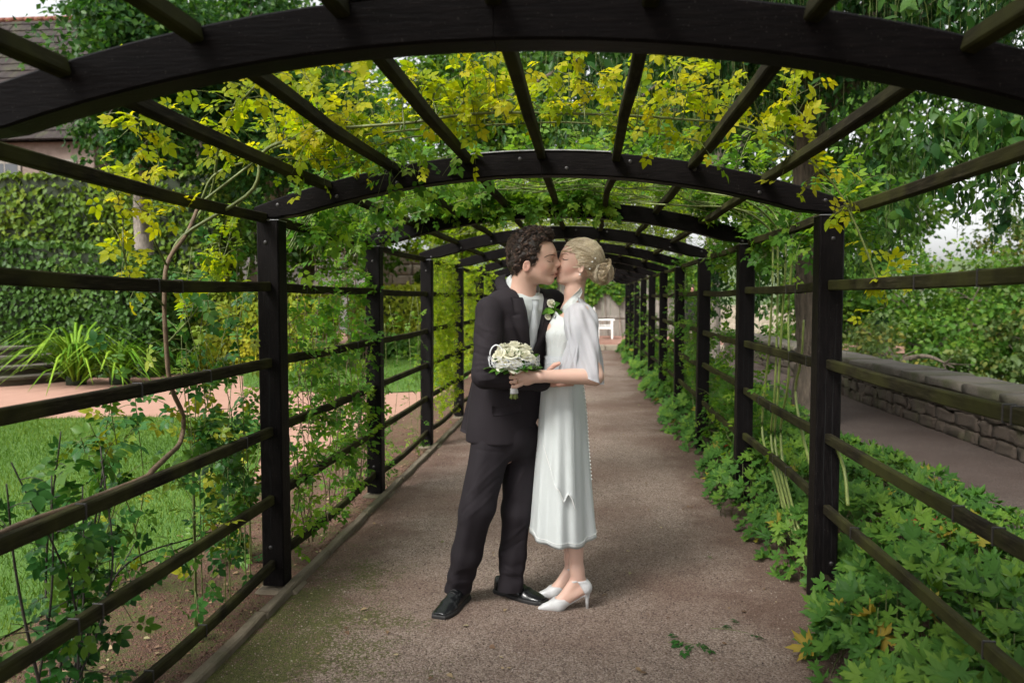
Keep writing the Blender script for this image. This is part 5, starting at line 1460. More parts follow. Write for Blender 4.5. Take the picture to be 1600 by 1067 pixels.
# shirt, collar, tie
def shirt(P):
    d, u, v, z = column(P, -.014); d = smax(d, 1.12 - z, .01); d = smax(d, z - 1.50, .01)
    return smax(d, -rc(P, neck_t, neck_b, .064, .064), .004)
sdf_obj('shirt', shirt, (-.66, 3.58, 1.1), (.05, 4.1, 1.62), .005, M['shirt'], man, 1)
CC = W(819, 445, 3.838); CA = np.array([.052, -.047, -.056]); CB = np.array([.054, .056, .0]); CN = unit(np.cross(CA, CB)); CN = CN if CN[2] > 0 else -CN
def collar(name, mat, p0, p1, r0, r1, h0, h1, th, sag=0.):
    def fn(s, t):
        ang = rad(p0) + t * rad(p1 - p0); r = r0 + (r1 - r0) * s; h = h0 + (h1 - h0) * s
        return CC + (np.cos(ang) * r)[..., None] * CA + (np.sin(ang) * r)[..., None] * CB + (h + sag * s * np.abs(np.cos(ang / 2)))[..., None] * CN
    strip(fn, np.linspace(0, 1, 6), np.linspace(0, 1, 26), th, name, mat, man)
collar('collar', M['shirt'], 8, 178, .90, 1.10, .012, -.030, .003, -.012); collar('collar', M['shirt'], -8, -178, .90, 1.10, .012, -.030, .003, -.012)
collar('jacket_collar', M['suit'], 52, 308, 1.13, 1.52, -.014, -.052, .006, -.01)
def tie_fn(s, t):
    z = 1.468 - t * .30; w = np.interp(t, [0, .02, .10, .16, 1], [.020, .022, .017, .016, .036]); u = (s - .5) * 2 * w + .002
    off = -.010 + .012 * np.interp(t, [0, .06, .16, 1], [1.1, 1.3, .4, .5]) + .008 * (1 - (2 * s - 1) ** 2); return S(u, z, off)
strip(tie_fn, np.linspace(0, 1, 7), np.linspace(0, 1, 26), .004, 'tie', M['tie'], man, FW)
for z in (1.165, 1.05):
    mb = MB(); mb.add(*sphere(S(np.array(.012), np.array(z), .004), (.009, .009, .009), 8, 6)); mb.build('button', M['sole'], man)
def pocket(s, t):
    u = -.150 + s * .135; z = .985 - t * .045 - .010 * (1 - s); return S(u, z, .0005 + .002 * t)
strip(pocket, np.linspace(0, 1, 8), np.linspace(0, 1, 4), .0025, 'pocket_flap', M['suit'], man, FW)
strip(lambda s, t: S(.075 + s * .085, 1.345 - t * .022 + .012 * s, .002), np.linspace(0, 1, 5), np.linspace(0, 1, 3), .003, 'breast_pocket', M['suit'], man, FW)
def vent(s, t):
    a = W(741, 585, 3.86) + (W(720, 673, 3.90) - W(741, 585, 3.86)) * t[..., None]; b = W(752, 585, 3.80) + (W(745, 682, 3.80) - W(752, 585, 3.80)) * t[..., None]
    p = a + (b - a) * s[..., None]; p[..., 1] -= .018 * np.sin(np.pi * s) * t; return p
strip(vent, np.linspace(0, 1, 8), np.linspace(0, 1, 16), .005, 'vent_flap', M['suit'], man, (0, -1, 0))
# cuff of the right shirt sleeve
mb = MB(); q = (wR - eR) / np.linalg.norm(wR - eR); v, f = sweep([wR - q * .012, wR + q * .014], circ(14) * [.041, .036], up=(0, 0, 1)); mb.add(v, f); mb.build('shirt_cuff', M['shirt'], man)
# --- trousers
def leg(P, pts, rs, toe, seed):
    d = None
    for i in range(len(pts) - 1):
        e = rc(P, pts[i], pts[i + 1], rs[i], rs[i + 1]); d = e if d is None else smin(d, e, .03)
    z = P[:, 2]
    d = d + wrinkle(P, pts[0], pts[-1], .0018, 22 + seed) + .002 * vnoise(P, 11, seed)
    d = d + .0030 * np.sin(75 * z + 3 * vnoise(P, 8, seed)) * np.exp(-((z - .13) / .075) ** 2)
    d = d + .0022 * np.sin(42 * z + 25 * P[:, 0] + seed) * np.exp(-((z - .48) / .09) ** 2)
    # front crease
    ax = np.interp(z, [p[2] for p in pts[::-1]], [p[0] for p in pts[::-1]]); ay = np.interp(z, [p[2] for p in pts[::-1]], [p[1] for p in pts[::-1]])
    qx, qy = P[:, 0] - ax, P[:, 1] - ay; fr = (qx * toe[0] + qy * toe[1]) / (np.hypot(qx, qy) + 1e-5)
    d = d - .009 * np.clip((fr - .80) / .2, 0, 1) ** 3
    zc = pts[-1][2] + .028 * (1 - np.clip(fr, -1, 1)) * .0
    hemz = pts[-1][2] - .012 - .014 * np.clip(-fr, -1, 1)
    return smax(d, hemz - z, .006)
tR = unit(np.array([-.28, -.95, 0])); tL = unit(np.array([.86, -.5, 0]))
TR = [W(768, 695, 3.80), W(745, 795, 3.73), W(729, 865, 3.76), W(712, 934, 3.82)]
TL = [W(816, 695, 3.91), W(806, 800, 3.86), W(801, 865, 3.86), W(796, 925, 3.85)]
def trousers0(P):
    d = smin(leg(P, TR, [.100, .080, .070, .062], tR, 1), leg(P, TL, [.096, .068, .062, .060], tL, 2), .006)
    return smin(d, smax(ell(P, hip + np.array([0, 0, .03]), (.165, .14, .14)), .70 - P[:, 2], .02), .03)
def on(f, pts):
    a = np.array(pts, float); q = spline(np.column_stack([a, 0 * a[:, 0]]), max(3, 2 * len(a)))[:, :2]; return list(hit(q[:, 0], q[:, 1], f, 3.1))
TF = [(on(trousers0, p), a, w) for p, a, w in (
    ([(800, 705), (792, 760), (772, 830), (752, 885), (734, 922)], .006, .0045), ([(796, 712), (765, 740), (730, 775)], .006, .009), ([(790, 735), (755, 768), (722, 800)], -.006, .009), ([(782, 760), (750, 792), (718, 818)], .006, .009),
    ([(704, 900), (716, 890), (730, 888)], .005, .007), ([(700, 912), (716, 906), (733, 906)], -.004, .006), ([(745, 702), (770, 706), (792, 706)], -.004, .007), ([(760, 720), (742, 745), (732, 770)], -.004, .008),
    ([(784, 848), (800, 838), (820, 820)], .007, .009), ([(782, 862), (800, 854), (820, 842)], -.006, .008), ([(780, 878), (795, 890), (812, 898)], .006, .007), ([(780, 898), (795, 900), (812, 908)], -.005, .006), ([(825, 720), (805, 760), (788, 800)], .005, .009))]
def trousers(P):
    d = trousers0(P)
    for pts, a, w in TF: d = d - ridge(P, pts, a * .7, w * .85)
    return d
sdf_obj('trousers', trousers, (-.80, 3.55, .05), (-.10, 4.08, .95), .0055, M['trouser'], man, 1)
# --- shoes
def man_shoe(toe, heel, nm):
    toe = np.asarray(toe, float); heel = np.asarray(heel, float); ax = unit((toe - heel) * [1, 1, 0]); sd = np.array([-ax[1], ax[0], 0]); L = np.linalg.norm((toe - heel)[:2]); lo = np.minimum(toe, heel) - .1; hi = np.maximum(toe, heel) + .1; lo[2] = -.01; hi[2] = .16
    def loc(P): q = P - heel; return q @ ax.astype(np.float32), q @ sd.astype(np.float32), P[:, 2]
    def width(x): return np.interp(x / L, [0, .06, .2, .45, .68, .85, .95, 1.0], [.018, .031, .035, .040, .050, .047, .040, .030])
    def up(P):
        x, y, z = loc(P); w = width(x); top = np.interp(x / L, [0, .1, .3, .5, .7, .88, 1], [.085, .095, .095, .085, .058, .045, .034])
        e = (np.abs(y / w) ** 2.4 + np.abs((z - .016) / (top - .016)) ** 2.2) ** (1 / 2.3) - 1; d = e * .03
        d = np.maximum(d, np.maximum(-x, x - L)); d = smax(d, .022 - z, .003)
        return d + .0012 * np.sin(120 * x) * np.exp(-((x / L - .62) / .09) ** 2)
    def sole(P):
        x, y, z = loc(P); w = width(np.clip(x, 0, L)) + .006; d = np.maximum(np.abs(y) - w, np.maximum(-x - .004, x - L - .007)); arch = np.interp(x / L, [.22, .3, .5], [.0, .010, .0]); return smax(d, np.maximum(z - .0255, arch + .001 - z), .004)
    s = sdf_obj('shoe', up, lo, hi, .004, M['leather'], man, 1)
    sdf_obj('sole', sole, lo, hi, .004, M['sole'], s, 1)
    for k in (.46, .53):
        p = heel + ax * L * k; zt = np.interp(k, [.3, .5, .7], [.097, .087, .062]); mb = MB(); tube(mb, [p + sd * .018 + [0, 0, zt - .008], p + [0, 0, zt], p - sd * .018 + [0, 0, zt - .008]], .0028, .0028, 8, 5); mb.build('lace', M['sole'], s)
man_shoe(G(686, 969), G(686, 969) - tR * .295, 'R'); tt = G(850, 945); man_shoe(tt, tt - tL * .290, 'L')
# --- hair, brows, lashes
def man_hair(P):
    Q = P - np.array(mh(0, 0, 0), np.float32); x, y, z = Q[:, 0], np.abs(Q[:, 1]), Q[:, 2]
    d = ell(Q, (.010, 0, .078), (.113, .093, .112)); d = smin(d, ell(Q, (.055, 0, .150), (.062, .060, .036)), .03); d = smin(d, ell(Q, (-.045, 0, .01), (.052, .074, .055)), .03)
    xh = np.interp(z, [-.04, -.012, .0, .006, .04, .085, .105, .128, .15, .2], [-.035, -.032, .018, .041, .040, .042, .058, .084, .125, .13])
    xh = xh + .03 * np.clip(1 - y / .055, 0, 1) * (z < .14)
    d = smax(d, (x - xh) * .8, .006); d = smax(d, -.034 - z, .006)
    d = smax(d, -ell(np.stack([x, y, z], -1), (-.002, .090, -.002), (.023, .03, .034)), .004)
    return d + .006 * np.sin(70 * x + 2 * np.sin(60 * z)) * np.sin(75 * z + 2 * np.sin(55 * y)) * np.sin(65 * Q[:, 1] + 1)
v, F = polygonize(man_hair, mh(-.16, -.14, -.08), mh(.18, .14, .23), .0042); v = relax(v, F, 1)
hair = link('hair', mesh('hair', v, F, M['hair_dark'], True, {'rnd': .05 * RNG.random(len(v))}), man)
mb = MB(); cc = np.array(mh(.005, 0, .05)); gs = []; us_ = []
for i in RNG.choice(len(v), 900, replace=False):
    p = v[i]; n = unit(p - cc)
    if p[2] < mh(0, 0, .03)[2] and RNG.random() < .5: continue
    a = unit(np.cross(n, RNG.normal(size=3))); b = np.cross(n, a); r = RNG.uniform(.007, .013); th = np.linspace(0, RNG.uniform(2.6, 4.6), 9)
    gs.append(p - n * .004 + (np.cos(th)[:, None] * a + np.sin(th)[:, None] * (b * .8 + n * .55)) * r); us_.append(cc)
locks(mb, gs, 9, .0026, .0011, .0006, us_, .2)
mb.build('curls', M['hair_dark'], hair, kind='stuff')
def face_line(name, pxs, pys, f, r0, r1, mat, parent, cy, off=.0005):
    p = hit(pxs, pys, f, 3.3, off); q = spline(p, 12); near = MB(); vv, ff = sweep(q, circ(5), np.linspace(r0, r1, 12)); near.add(vv, ff); near.build(name, mat, parent)
    q = q.copy(); q[:, 1] = 2 * cy - q[:, 1]; m2 = MB(); vv, ff = sweep(q, circ(5), np.linspace(r0, r1, 12)); m2.add(vv, ff); m2.build(name, mat, parent)
M['brow'] = plain('soft_brown_brow', (0.07, 0.035, 0.022), .8, .2, 90, .2)
face_line('eyebrow', [850, 856, 862, 867.5], [402.5, 399.5, 398.3, 399.2], man_head, .0014, .0022, M['brow'], man, MY)
face_line('eyelashes', [855, 859, 864], [407.8, 409.2, 408.6], man_head, .0013, .0018, M['hair_dark'], man, MY)
M['shade_lip'] = plain('lip_line', (0.16, 0.03, 0.025), .5, .1, 50, 0)
face_line('mouth_line', [860, 862.5, 865], [430.2, 429.8, 429.3], man_head, .0008, .0013, M['shade_lip'], man, MY)

# ================================================================== THE WOMAN
gw = W(890, 950, 3.80)
bride = empty('person', (gw[0], 3.82, 0), label='person in white halter dress and sheer shawl holding the bouquet', cat='person')
WY = 3.835
def wh(x, y, z): return W(908, 422, WY) + np.array([-x, y, z])      # x forwards = to the left
def wo_head(P):
    Q = P - np.array(wh(0, 0, 0), np.float32); A = np.stack([-Q[:, 0], np.abs(Q[:, 1]), Q[:, 2]], -1)
    R15 = rotm('Y', rad(-14))
    d = ell(A, (-.004, 0, .055), (.094, .074, .084)); d = smin(d, ell(A, (.038, 0, .058), (.058, .060, .062)), .03)
    d = smin(d, ell(A, (.058, 0, .004), (.048, .052, .068), rotm('Y', rad(-12))), .03)
    d = smin(d, rc(A, (.008, .046, -.034), (.090, .012, -.050), .018, .014), .028)
    d = smin(d, ell(A, (.100, 0, -.047), (.016, .017, .015)), .018)
    d = smin(d, rc(A, (.086, 0, .076), (.082, .034, .078), .008, .007), .012)
    d = smax(d, -ell(A, (.098, .031, .056), (.016, .018, .013)), .014); d = smin(d, ell(A, (.074, .030, .055), (.0145, .016, .0125)), .006)
    d = smin(d, rc(A, (.090, 0, .062), (.112, 0, .030), .007, .0085), .010); d = smin(d, ell(A, (.103, .009, .023), (.010, .007, .007)), .007)
    d = smin(d, ell(A, (.100, 0, -.008), (.015, .022, .014)), .014)
    d = smin(d, ell(A, (.115, 0, -.008), (.0085, .019, .0065)), .005); d = smin(d, ell(A, (.114, 0, -.023), (.009, .017, .0075)), .005)
    d = smax(d, -ell(A, (.122, 0, -.0158), (.010, .018, .0026)), .004)
    d = smin(d, ell(A, (.060, .042, .008), (.026, .016, .024)), .02)
    ear = ell(A, (-.002, .074, .003), (.015, .009, .026), rotm('Y', rad(-12))); ear = smax(ear, -ell(A, (.001, .083, .006), (.008, .008, .016)), .004)
    return smin(d, ear, .005)
wneck = [wh(.012, 0, -.02), W(897, 458, 3.84), W(897, 482, 3.85)]
ws, we, ww = W(908, 492, 3.705), W(929, 588, 3.62), W(843, 588, 3.555)
ws2, we2, ww2 = W(886, 488, 3.985), W(850, 545, 4.09), W(800, 525, 4.07)
HN = W(803, 592, 3.60)                        # handle of the bouquet
Rknee = W(884, 770, 3.82)
def foot(P, an, hl, bl, to):
    d = chain(P, [an, hl, bl, to], [.028, .027, .026, .012], .02); return smin(d, rc(P, an, bl, .027, .022), .02)
F1 = dict(an=W(903, 916, 3.76), hl=W(913, 932, 3.76), bl=W(872, 950, 3.74), to=W(851, 957, 3.735)); F2 = dict(an=W(894, 902, 3.93), hl=W(900, 916, 3.93), bl=W(866, 933, 3.90), to=W(846, 940, 3.89))
F1['bl'][2] = .032; F1['to'][2] = .018; F2['bl'][2] = .032; F2['to'][2] = .018
for f_ in (F1, F2): f_['an'][2] = .155; f_['hl'][2] = .108
def wo_body(P):
    d = smin(wo_head(P), chain(P, wneck, [.043, .043, .05], .02), .022)
    d = smin(d, ell(P, W(893, 505, 3.85), (.075, .13, .075)), .035)
    d = smin(d, smin(rc(P, W(896, 486, 3.85), ws, .045, .046), rc(P, W(894, 486, 3.85), ws2, .045, .046), .02), .03)
    A = P.copy(); A[:, 1] = 3.85 + np.abs(P[:, 1] - 3.85); b = W(872, 516, 3.85)
    d = smin(d, ell(A, (b[0], 3.85 + .062, b[2]), (.052, .055, .055)), .03)
    d = smin(d, chain(P, [W(890, 520, 3.85), W(882, 575, 3.85), W(881, 640, 3.85)], [.07, .062, .085], .05), .04)
    for s, e, w, kk in ((ws, we, ww, 1), (ws2, we2, ww2, 1)): d = smin(d, chain(P, [s, e], [.046, .041], .01), .02); d = smin(d, rc(P, e, w, .041, .0265), .012)
    for f_, k in ((F1, W(884, 770, 3.80)), (F2, W(878, 770, 3.92))):
        c = (k * .55 + f_['an'] * .45) + np.array([.014, 0, 0]); d = smin(d, chain(P, [W(881, 650, 3.85), k, c, f_['an'] + np.array([-.004, 0, .03]), f_['an']], [.08, .052, .046, .029, .027], .03), .03); d = smin(d, foot(P, **f_), .012)
    # left hand closing round the handle
    d = smin(d, ell(P, W(823, 590, 3.552), (.036, .017, .036), rotm('Y', rad(6))), .014); d = smin(d, rc(P, ww, W(830, 590, 3.552), .026, .024), .014)
    for i in range(4):
        k = (1, 1.05, 1.0, .85)[i]; b = W(815, 580.5 + i * 6.6, 3.545)
        m = b + np.array([-.028 * k, -.008, -.004 - .002 * i]); t = m + np.array([-.020 * k, .016, -.003]); e = t + np.array([.002, .022 * k, 0])
        d = smin(d, finger(P, [b, m, t, e], (.0092, .0086, .0078, .0068)), .0035)
    b = W(822, 578, 3.56); d = smin(d, finger(P, [b, b + np.array([-.026, .006, .014]), b + np.array([-.052, .016, .013]), b + np.array([-.068, .03, .008])], (.011, .0098, .009, .0075)), .007)
    d = smin(d, ell(P, ww2 + np.array([-.04, -.01, 0]), (.040, .016, .034)), .014)
    for i in range(4):
        b = ww2 + np.array([-.07, -.012, .022 - i * .016]); d = smin(d, finger(P, [b, b + np.array([-.03, -.008, 0]), b + np.array([-.05, -.018, 0]), b + np.array([-.062, -.03, 0])], (.009, .0085, .0078, .007)), .004)
    b = ww2 + np.array([-.02, -.012, .026]); d = smin(d, finger(P, [b, b + np.array([-.02, -.01, .018]), b + np.array([-.04, -.014, .024])], (.0105, .0095, .008)), .006)
    return d
def wo_tint(v):
    q = v - wh(0, 0, 0); x, y, z = -q[:, 0], np.abs(q[:, 1]), q[:, 2]
    lip = np.exp(-(((x - .118) / .011) ** 2 + ((z + .0155) / .012) ** 2 + (y / .02) ** 2))
    cheek = .30 * np.exp(-(((x - .055) / .028) ** 2 + ((z - .0) / .022) ** 2)) * (y > .02)
    return np.clip(.8 * lip + cheek, 0, 1)
sdf_obj('body', wo_body, (-.62, 3.46, -.01), (.2, 4.2, 1.77), .0046, M['skin_f'], bride, 1, wo_tint)
# --- dress: lofted rings from bust to hem
DZ = [W(880, y, 3.85)[2] for y in (497, 508, 520, 545, 575, 605, 640, 690, 750, 810, 846)]
DXF = [W(x, 600, 3.85)[0] for x in (866, 859, 855, 853, 853, 846, 843, 840, 836, 832, 830)]
DXB = [W(x, 600, 3.85)[0] for x in (917, 919, 918, 912, 908, 913, 917, 920, 924, 928, 931)]
DRY = [.135, .142, .145, .130, .122, .145, .168, .180, .195, .208, .215]
zz = np.array(DZ); xf = np.array(DXF); xb = np.array(DXB); ry = np.array(DRY)
def dress_pt(th, z, off=0.):
    xc = np.interp(-z, -zz, (xf + xb) / 2); rx = np.interp(-z, -zz, (xb - xf) / 2) + off; r2 = np.interp(-z, -zz, ry) + off
    k = np.clip((W(880, 610, 3.85)[2] - z) / .72, 0, 1) ** 1.1
    fl = 1 + k * (.060 * np.cos(5 * th + 1.2) + .060 * np.cos(9 * th + 2.6) + .018 * np.cos(16 * th))
    bust = .018 * np.exp(-((z - zz[2]) / .05) ** 2) * (np.exp(-((np.abs(np.angle(np.exp(1j * (th - np.pi)))) - .62) / .4) ** 2))
    return np.stack([xc + (rx * fl + bust) * np.cos(th), 3.85 + (r2 * fl + bust) * np.sin(th), z], -1)
nth = 180; th = np.linspace(0, 2 * np.pi, nth, endpoint=False); zs = np.concatenate([np.linspace(zz[0], zz[4], 22), np.linspace(zz[4], .335, 60)[1:]])
rings = []
for i, z in enumerate(zs):
    k = np.clip((zs[0] - z) / (zs[0] - .335), 0, 1)
    zt = z + k ** 6 * (.010 * np.sin(2 * th + 1) + .007 * np.cos(5 * th + 1.2)) + (1 - np.clip((zz[0] - z) / .06, 0, 1)) * (.025 * np.exp(-((np.abs(np.angle(np.exp(1j * (th - np.pi)))) - .5) / .35) ** 2) - .012 * np.cos(th))
    p = dress_pt(th, np.full(nth, z)); p[:, 2] = zt; rings.append(p)
for k_ in range(1, 7):
    p = dress_pt(th, np.full(nth, .335 + (k_ - 1) * .04), -.006); p[:, 2] = np.maximum(rings[len(zs) - 1][:, 2] + .002, p[:, 2]) + (k_ - 1) * .002; rings.append(p)
V = np.concatenate(rings); n = len(rings); i = np.arange(n - 1)[:, None] * nth; j = np.arange(nth)[None]; j2 = (j + 1) % nth
q = np.stack([i + j, i + nth + j, i + nth + j2, i + j2], -1).reshape(-1, 4)
mb = MB(); mb.add(V, [q]); dress = mb.build('dress', M['dress'], bride)
# hem cord, back buttons, sash, bead embroidery
hemr = rings[len(zs) - 1]; mb = MB(); hp = np.vstack([hemr, hemr[:1]]) + [0, 0, .024]; hp[:, :2] = hp[:, :2]; v_, f_ = sweep(hp + (hp - [np.mean(hemr[:, 0]), 3.85, 0]) * [.004, .004, 0], circ(5) * .0014); mb.add(v_, f_); mb.build('hem_trim', M['pearl'], dress)
for k in range(30):
    z = zz[4] - .02 - k * .0172; p = dress_pt(np.array(-.34), np.array(z), .004); mb = MB(); mb.add(*sphere(p, .0043, 7, 5)); mb.build('button', M['pearl'], dress)
def band(z0, z1, off, name, mat, n=60):
    rr = []
    for z in np.linspace(z0, z1, 6):
        rr.append(dress_pt(np.linspace(0, 2 * np.pi, n, endpoint=False), np.full(n, z), off + .003 * np.sin(np.pi * (z - z0) / (z1 - z0))))
    Vb = np.concatenate(rr); i = np.arange(5)[:, None] * n; j = np.arange(n)[None]; j2 = (j + 1) % n
    mb = MB(); mb.add(Vb, [np.stack([i + j, i + j2, i + n + j2, i + n + j], -1).reshape(-1, 4)]); return mb.build(name, mat, dress)
sash = band(W(0, 574, 3.85)[2], W(0, 549, 3.85)[2], .004, 'sash', M['tie'])
mb = MB()
for k in range(900):
    t = RNG.uniform(np.pi * .55, np.pi * 1.75); z = RNG.uniform(W(0, 573, 3.85)[2], W(0, 550, 3.85)[2]); mb.add(*sphere(dress_pt(np.array(t), np.array(z), .0085), RNG.uniform(.0009, .0017), 4, 3))
for k in range(9):
    t0 = np.pi * (.95 + .075 * k); c = np.array([t0, RNG.uniform(zz[3] + .01, zz[1] - .02)])
    for a in range(26):
        u = a / 26 * 5; t = c[0] + .05 * math.cos(u) * (1 + .5 * math.sin(3 * u)); z = c[1] + .028 * math.sin(u * 1.3); mb.add(*sphere(dress_pt(np.array(t), np.array(z), .002), .0013, 4, 3))
mb.build('bead_embroidery', M['pearl'], dress, kind='stuff')
# halter straps lie on the chest and run behind the neck
_ua = [908, 903, 895, 885, 876, 868, 863]; _uy = [449, 455, 462, 472, 483, 493, 502]; _la = [910, 907, 901, 893, 885, 880, 876]; _ly = [456, 463, 471, 482, 493, 502, 510]
_A = spline(hit(_ua, _uy, wo_body, 3.2, .004), 26); _B = spline(hit(_la, _ly, wo_body, 3.2, .004), 26); _D = hit(np.linspace(862, 876, 3), np.linspace(502, 510, 3), wo_body, 3.2, .004)
for sg in (-1, 1):
    def strap(s, t):
        k = np.clip((t * 25).astype(int), 0, 25); p = _A[k] * (1 - s[..., None]) + _B[k] * s[..., None]
        if sg > 0: p = p.copy(); p[..., 1] = 2 * 3.85 - p[..., 1]
        return p
    strip(strap, np.linspace(0, 1, 4), np.linspace(0, 1, 26), .004, 'halter_strap', M['dress'], dress, (0, -sg, .2))
# wrap-over panel hanging from the sash
def panel(s, t):
    thn = np.pi * (1.30 + .33 * s); ztop = zz[4] - .01; bot = np.interp(s, [0, .2, .45, .55, .68, .80, .9, 1], [.80, .70, .62, .60, .545, .585, .56, .512]); z = ztop + (bot - ztop) * t
    return dress_pt(thn, z, .008 + .016 * t * (np.sin(s * 15 + 1) * .5 + .6))
strip(panel, np.linspace(0, 1, 44), np.linspace(0, 1, 30), .002, 'wrap_panel', M['dress'], dress, (0, -1, 0))
mb = MB(); s_ = np.linspace(0, 1, 60); pp = panel(s_, np.ones(60)); v_, f_ = sweep(pp, circ(5) * .0026); mb.add(v_, f_); mb.build('panel_trim', M['pearl'], dress)
# --- sheer shawl round the near shoulder and arm
def shawl(s, t):
    ang = s * 2 * np.pi; fold = (.006 * np.sin(4 * ang + 7 * t) + .004 * np.sin(9 * ang - 9 * t)) * np.clip(t * 3, 0, 1)
    t = t ** 1.5; r = np.interp(t, [0, .02, .05, .10, .18, .3, .6, .9, 1], [.006, .030, .046, .058, .066, .070, .064, .058, .054])
    a = ws + np.array([-.014, .014, .058]); e = we + np.array([-.014, .0, -.012]); ax = a + (e - a) * t[..., None]
    dirx = np.array([1, 0, .12]); diry = np.array([0, 1, 0])
    fx = np.where(np.cos(ang) < 0, np.interp(t, [0, .3, 1], [1.0, 1.15, 1.25]), 1.0)
    p = ax + ((r + fold) * fx * np.cos(ang))[..., None] * dirx + ((r + fold) * .95 * np.sin(ang))[..., None] * diry
    p[..., 2] += np.where(t > .8, (t - .8) / .2 * .030 * (-np.cos(ang)), 0); return p
strip(shawl, np.linspace(0, 1, 65), np.linspace(0, 1, 40), .0015, 'shawl', M['sheer'], bride)
def shawl_front(s, t):
    top = W(899, 476, 3.75) + (W(912, 478, 3.70) - W(899, 476, 3.75)) * s[..., None]; bot = W(868, 590, 3.64) + (W(898, 584, 3.60) - W(868, 590, 3.64)) * s[..., None]
    p = top + (bot - top) * t[..., None]; p[..., 1] += -.045 * np.sin(np.pi * t) * (.4 + .6 * s) + .006 * np.sin(14 * s + 2 * t); p[..., 0] += .008 * np.sin(np.pi * t) * (1 - s); return p
strip(shawl_front, np.linspace(0, 1, 22), np.linspace(0, 1, 30), .0015, 'shawl_drape', M['sheer'], bride)
def shawl_back(s, t):
    ang = s * np.pi * .80 - np.pi * .42; z = 1.455 - t * .20 - .03 * np.cos(ang * 2); c = W(897, 500, 3.85)
    r1 = np.interp(t, [0, .2, 1], [.075, .098, .110]); r2 = np.interp(t, [0, .2, 1], [.14, .168, .175]); p = np.stack([c[0] + (r1 + .004 * np.sin(9 * s + 5 * t)) * np.cos(ang), 3.85 + r2 * np.sin(ang), z], -1); return p
strip(shawl_back, np.linspace(0, 1, 30), np.linspace(0, 1, 16), .0015, 'shawl_back', M['sheer'], bride)
# --- shoes
def wo_shoe(an, hl, bl, to):
    lo = np.minimum(np.minimum(an, hl), to) - .06; hi = np.maximum(np.maximum(an, hl), to) + .06; lo[2] = -.005; hi[2] = .2
    def up(P):
        d = foot(P, an, hl, bl, to) - .0055; d = smin(d, rc(P, bl + np.array([0, 0, -.006]), to + np.array([-.022, 0, -.007]), .030, .010), .01)
        u = (P - hl) @ unit(bl - hl).astype(np.float32); L = np.linalg.norm(bl - hl)
        toe = np.maximum(.62 * L - u + .5 * (P[:, 2] - .03), P[:, 2] - .062 + .0 * u); heelm = np.maximum(u - .012, P[:, 2] - .148); arch = np.maximum(P[:, 2] - np.interp(u, [0, L], [.086, .012]), u - L)
        d = smax(d, np.minimum(np.minimum(toe, heelm), arch), .003); return smax(d, .004 - P[:, 2], .002)
    s = sdf_obj('shoe', up, lo, hi, .0036, M['satin'], bride, 1)
    hb = hl + np.array([.010, 0, -.018]); mb = MB(); v_, f_ = sweep([hb, hb + np.array([.003, 0, -.04]), np.array([hb[0] + .004, hb[1], .001])], circ(8), [.019, .0085, .0060]); mb.add(v_, f_); mb.build('heel', M['satin'], s)
    a = an + np.array([-.004, 0, -.008]); t_ = np.linspace(0, 2 * np.pi, 26); p = np.stack([a[0] - .002 + .0335 * np.cos(t_), a[1] + .0325 * np.sin(t_), a[2] + .010 * np.cos(t_)], -1); v_, f_ = sweep(p, crect(.003, .009, .001)); mb = MB(); mb.add(v_, f_); mb.build('ankle_strap', M['satin'], s)
wo_shoe(**F1); wo_shoe(**F2)
# --- blond hair gathered into a bun
HC = np.array([-.002, 0, .054]); HR = np.array([.104, .083, .094])
def wo_hair(P):
    Q = P - np.array(wh(0, 0, 0), np.float32); x, y, z = -Q[:, 0], np.abs(Q[:, 1]), Q[:, 2]; A = np.stack([x, Q[:, 1], z], -1)
    d = ell(A, HC, HR); d = smin(d, ell(A, (-.02, 0, .082), (.075, .07, .066)), .02)
    xh = np.interp(z, [-.04, .0, .018, .03, .05, .075, .095, .115, .14], [-.04, -.022, .002, .014, .022, .030, .044, .072, .10]) + .012 * np.clip(1 - y / .05, 0, 1) * (z < .12)
    d = smax(d, (x - xh) * .8, .006); d = smax(d, -.032 - z, .008); d = smax(d, -ell(np.stack([x, y, z], -1), (.002, .084, -.004), (.018, .03, .026)), .004)
    d = smin(d, ell(A, (-.088, 0, -.008), (.046, .050, .050)), .012); return d + .0016 * np.sin(160 * z + 60 * x)
v, F = polygonize(wo_hair, wh(.15, -.14, -.10), wh(-.17, .14, .20), .0042); v = relax(v, F, 1)
hair = link('hair', mesh('hair', v, F, M['hair_blond'], True, {'rnd': .3 + .3 * RNG.random(len(v))}), bride)
mb = MB(); B = np.array([-.070, 0, .022])
def shell(d): 
    d = unit(d); return HC + d / np.sqrt(((d / (HR + .0025)) ** 2).sum(-1, keepdims=True))
gs = []; us_ = []
for k in range(210):
    z = RNG.uniform(.026, .135); y = RNG.choice([-1, 1]) * RNG.uniform(.0, .08); xh = np.interp(z, [0, .018, .03, .05, .075, .095, .115, .135], [-.02, .000, .012, .018, .026, .040, .066, .06])
    s0 = shell(np.array([xh - RNG.uniform(0, .03), y, z]) - HC); t_ = np.linspace(0, 1, 14)[:, None]
    e0 = shell(B + RNG.normal(0, .008, 3) - HC + [0, np.sign(y) * .01, 0]); dirs = (s0 - HC) * (1 - t_) + (e0 - HC) * t_ + np.array([0, 0, .022]) * np.sin(np.pi * t_) * RNG.uniform(.1, .8)
    p = shell(dirs); gs.append(np.stack([wh(*q) for q in p])); us_.append(wh(*HC))
locks(mb, gs, 14, .0020, .0006, .0005, us_, .14)
BC = np.array([-.092, 0, -.008]); gs = []; us_ = []
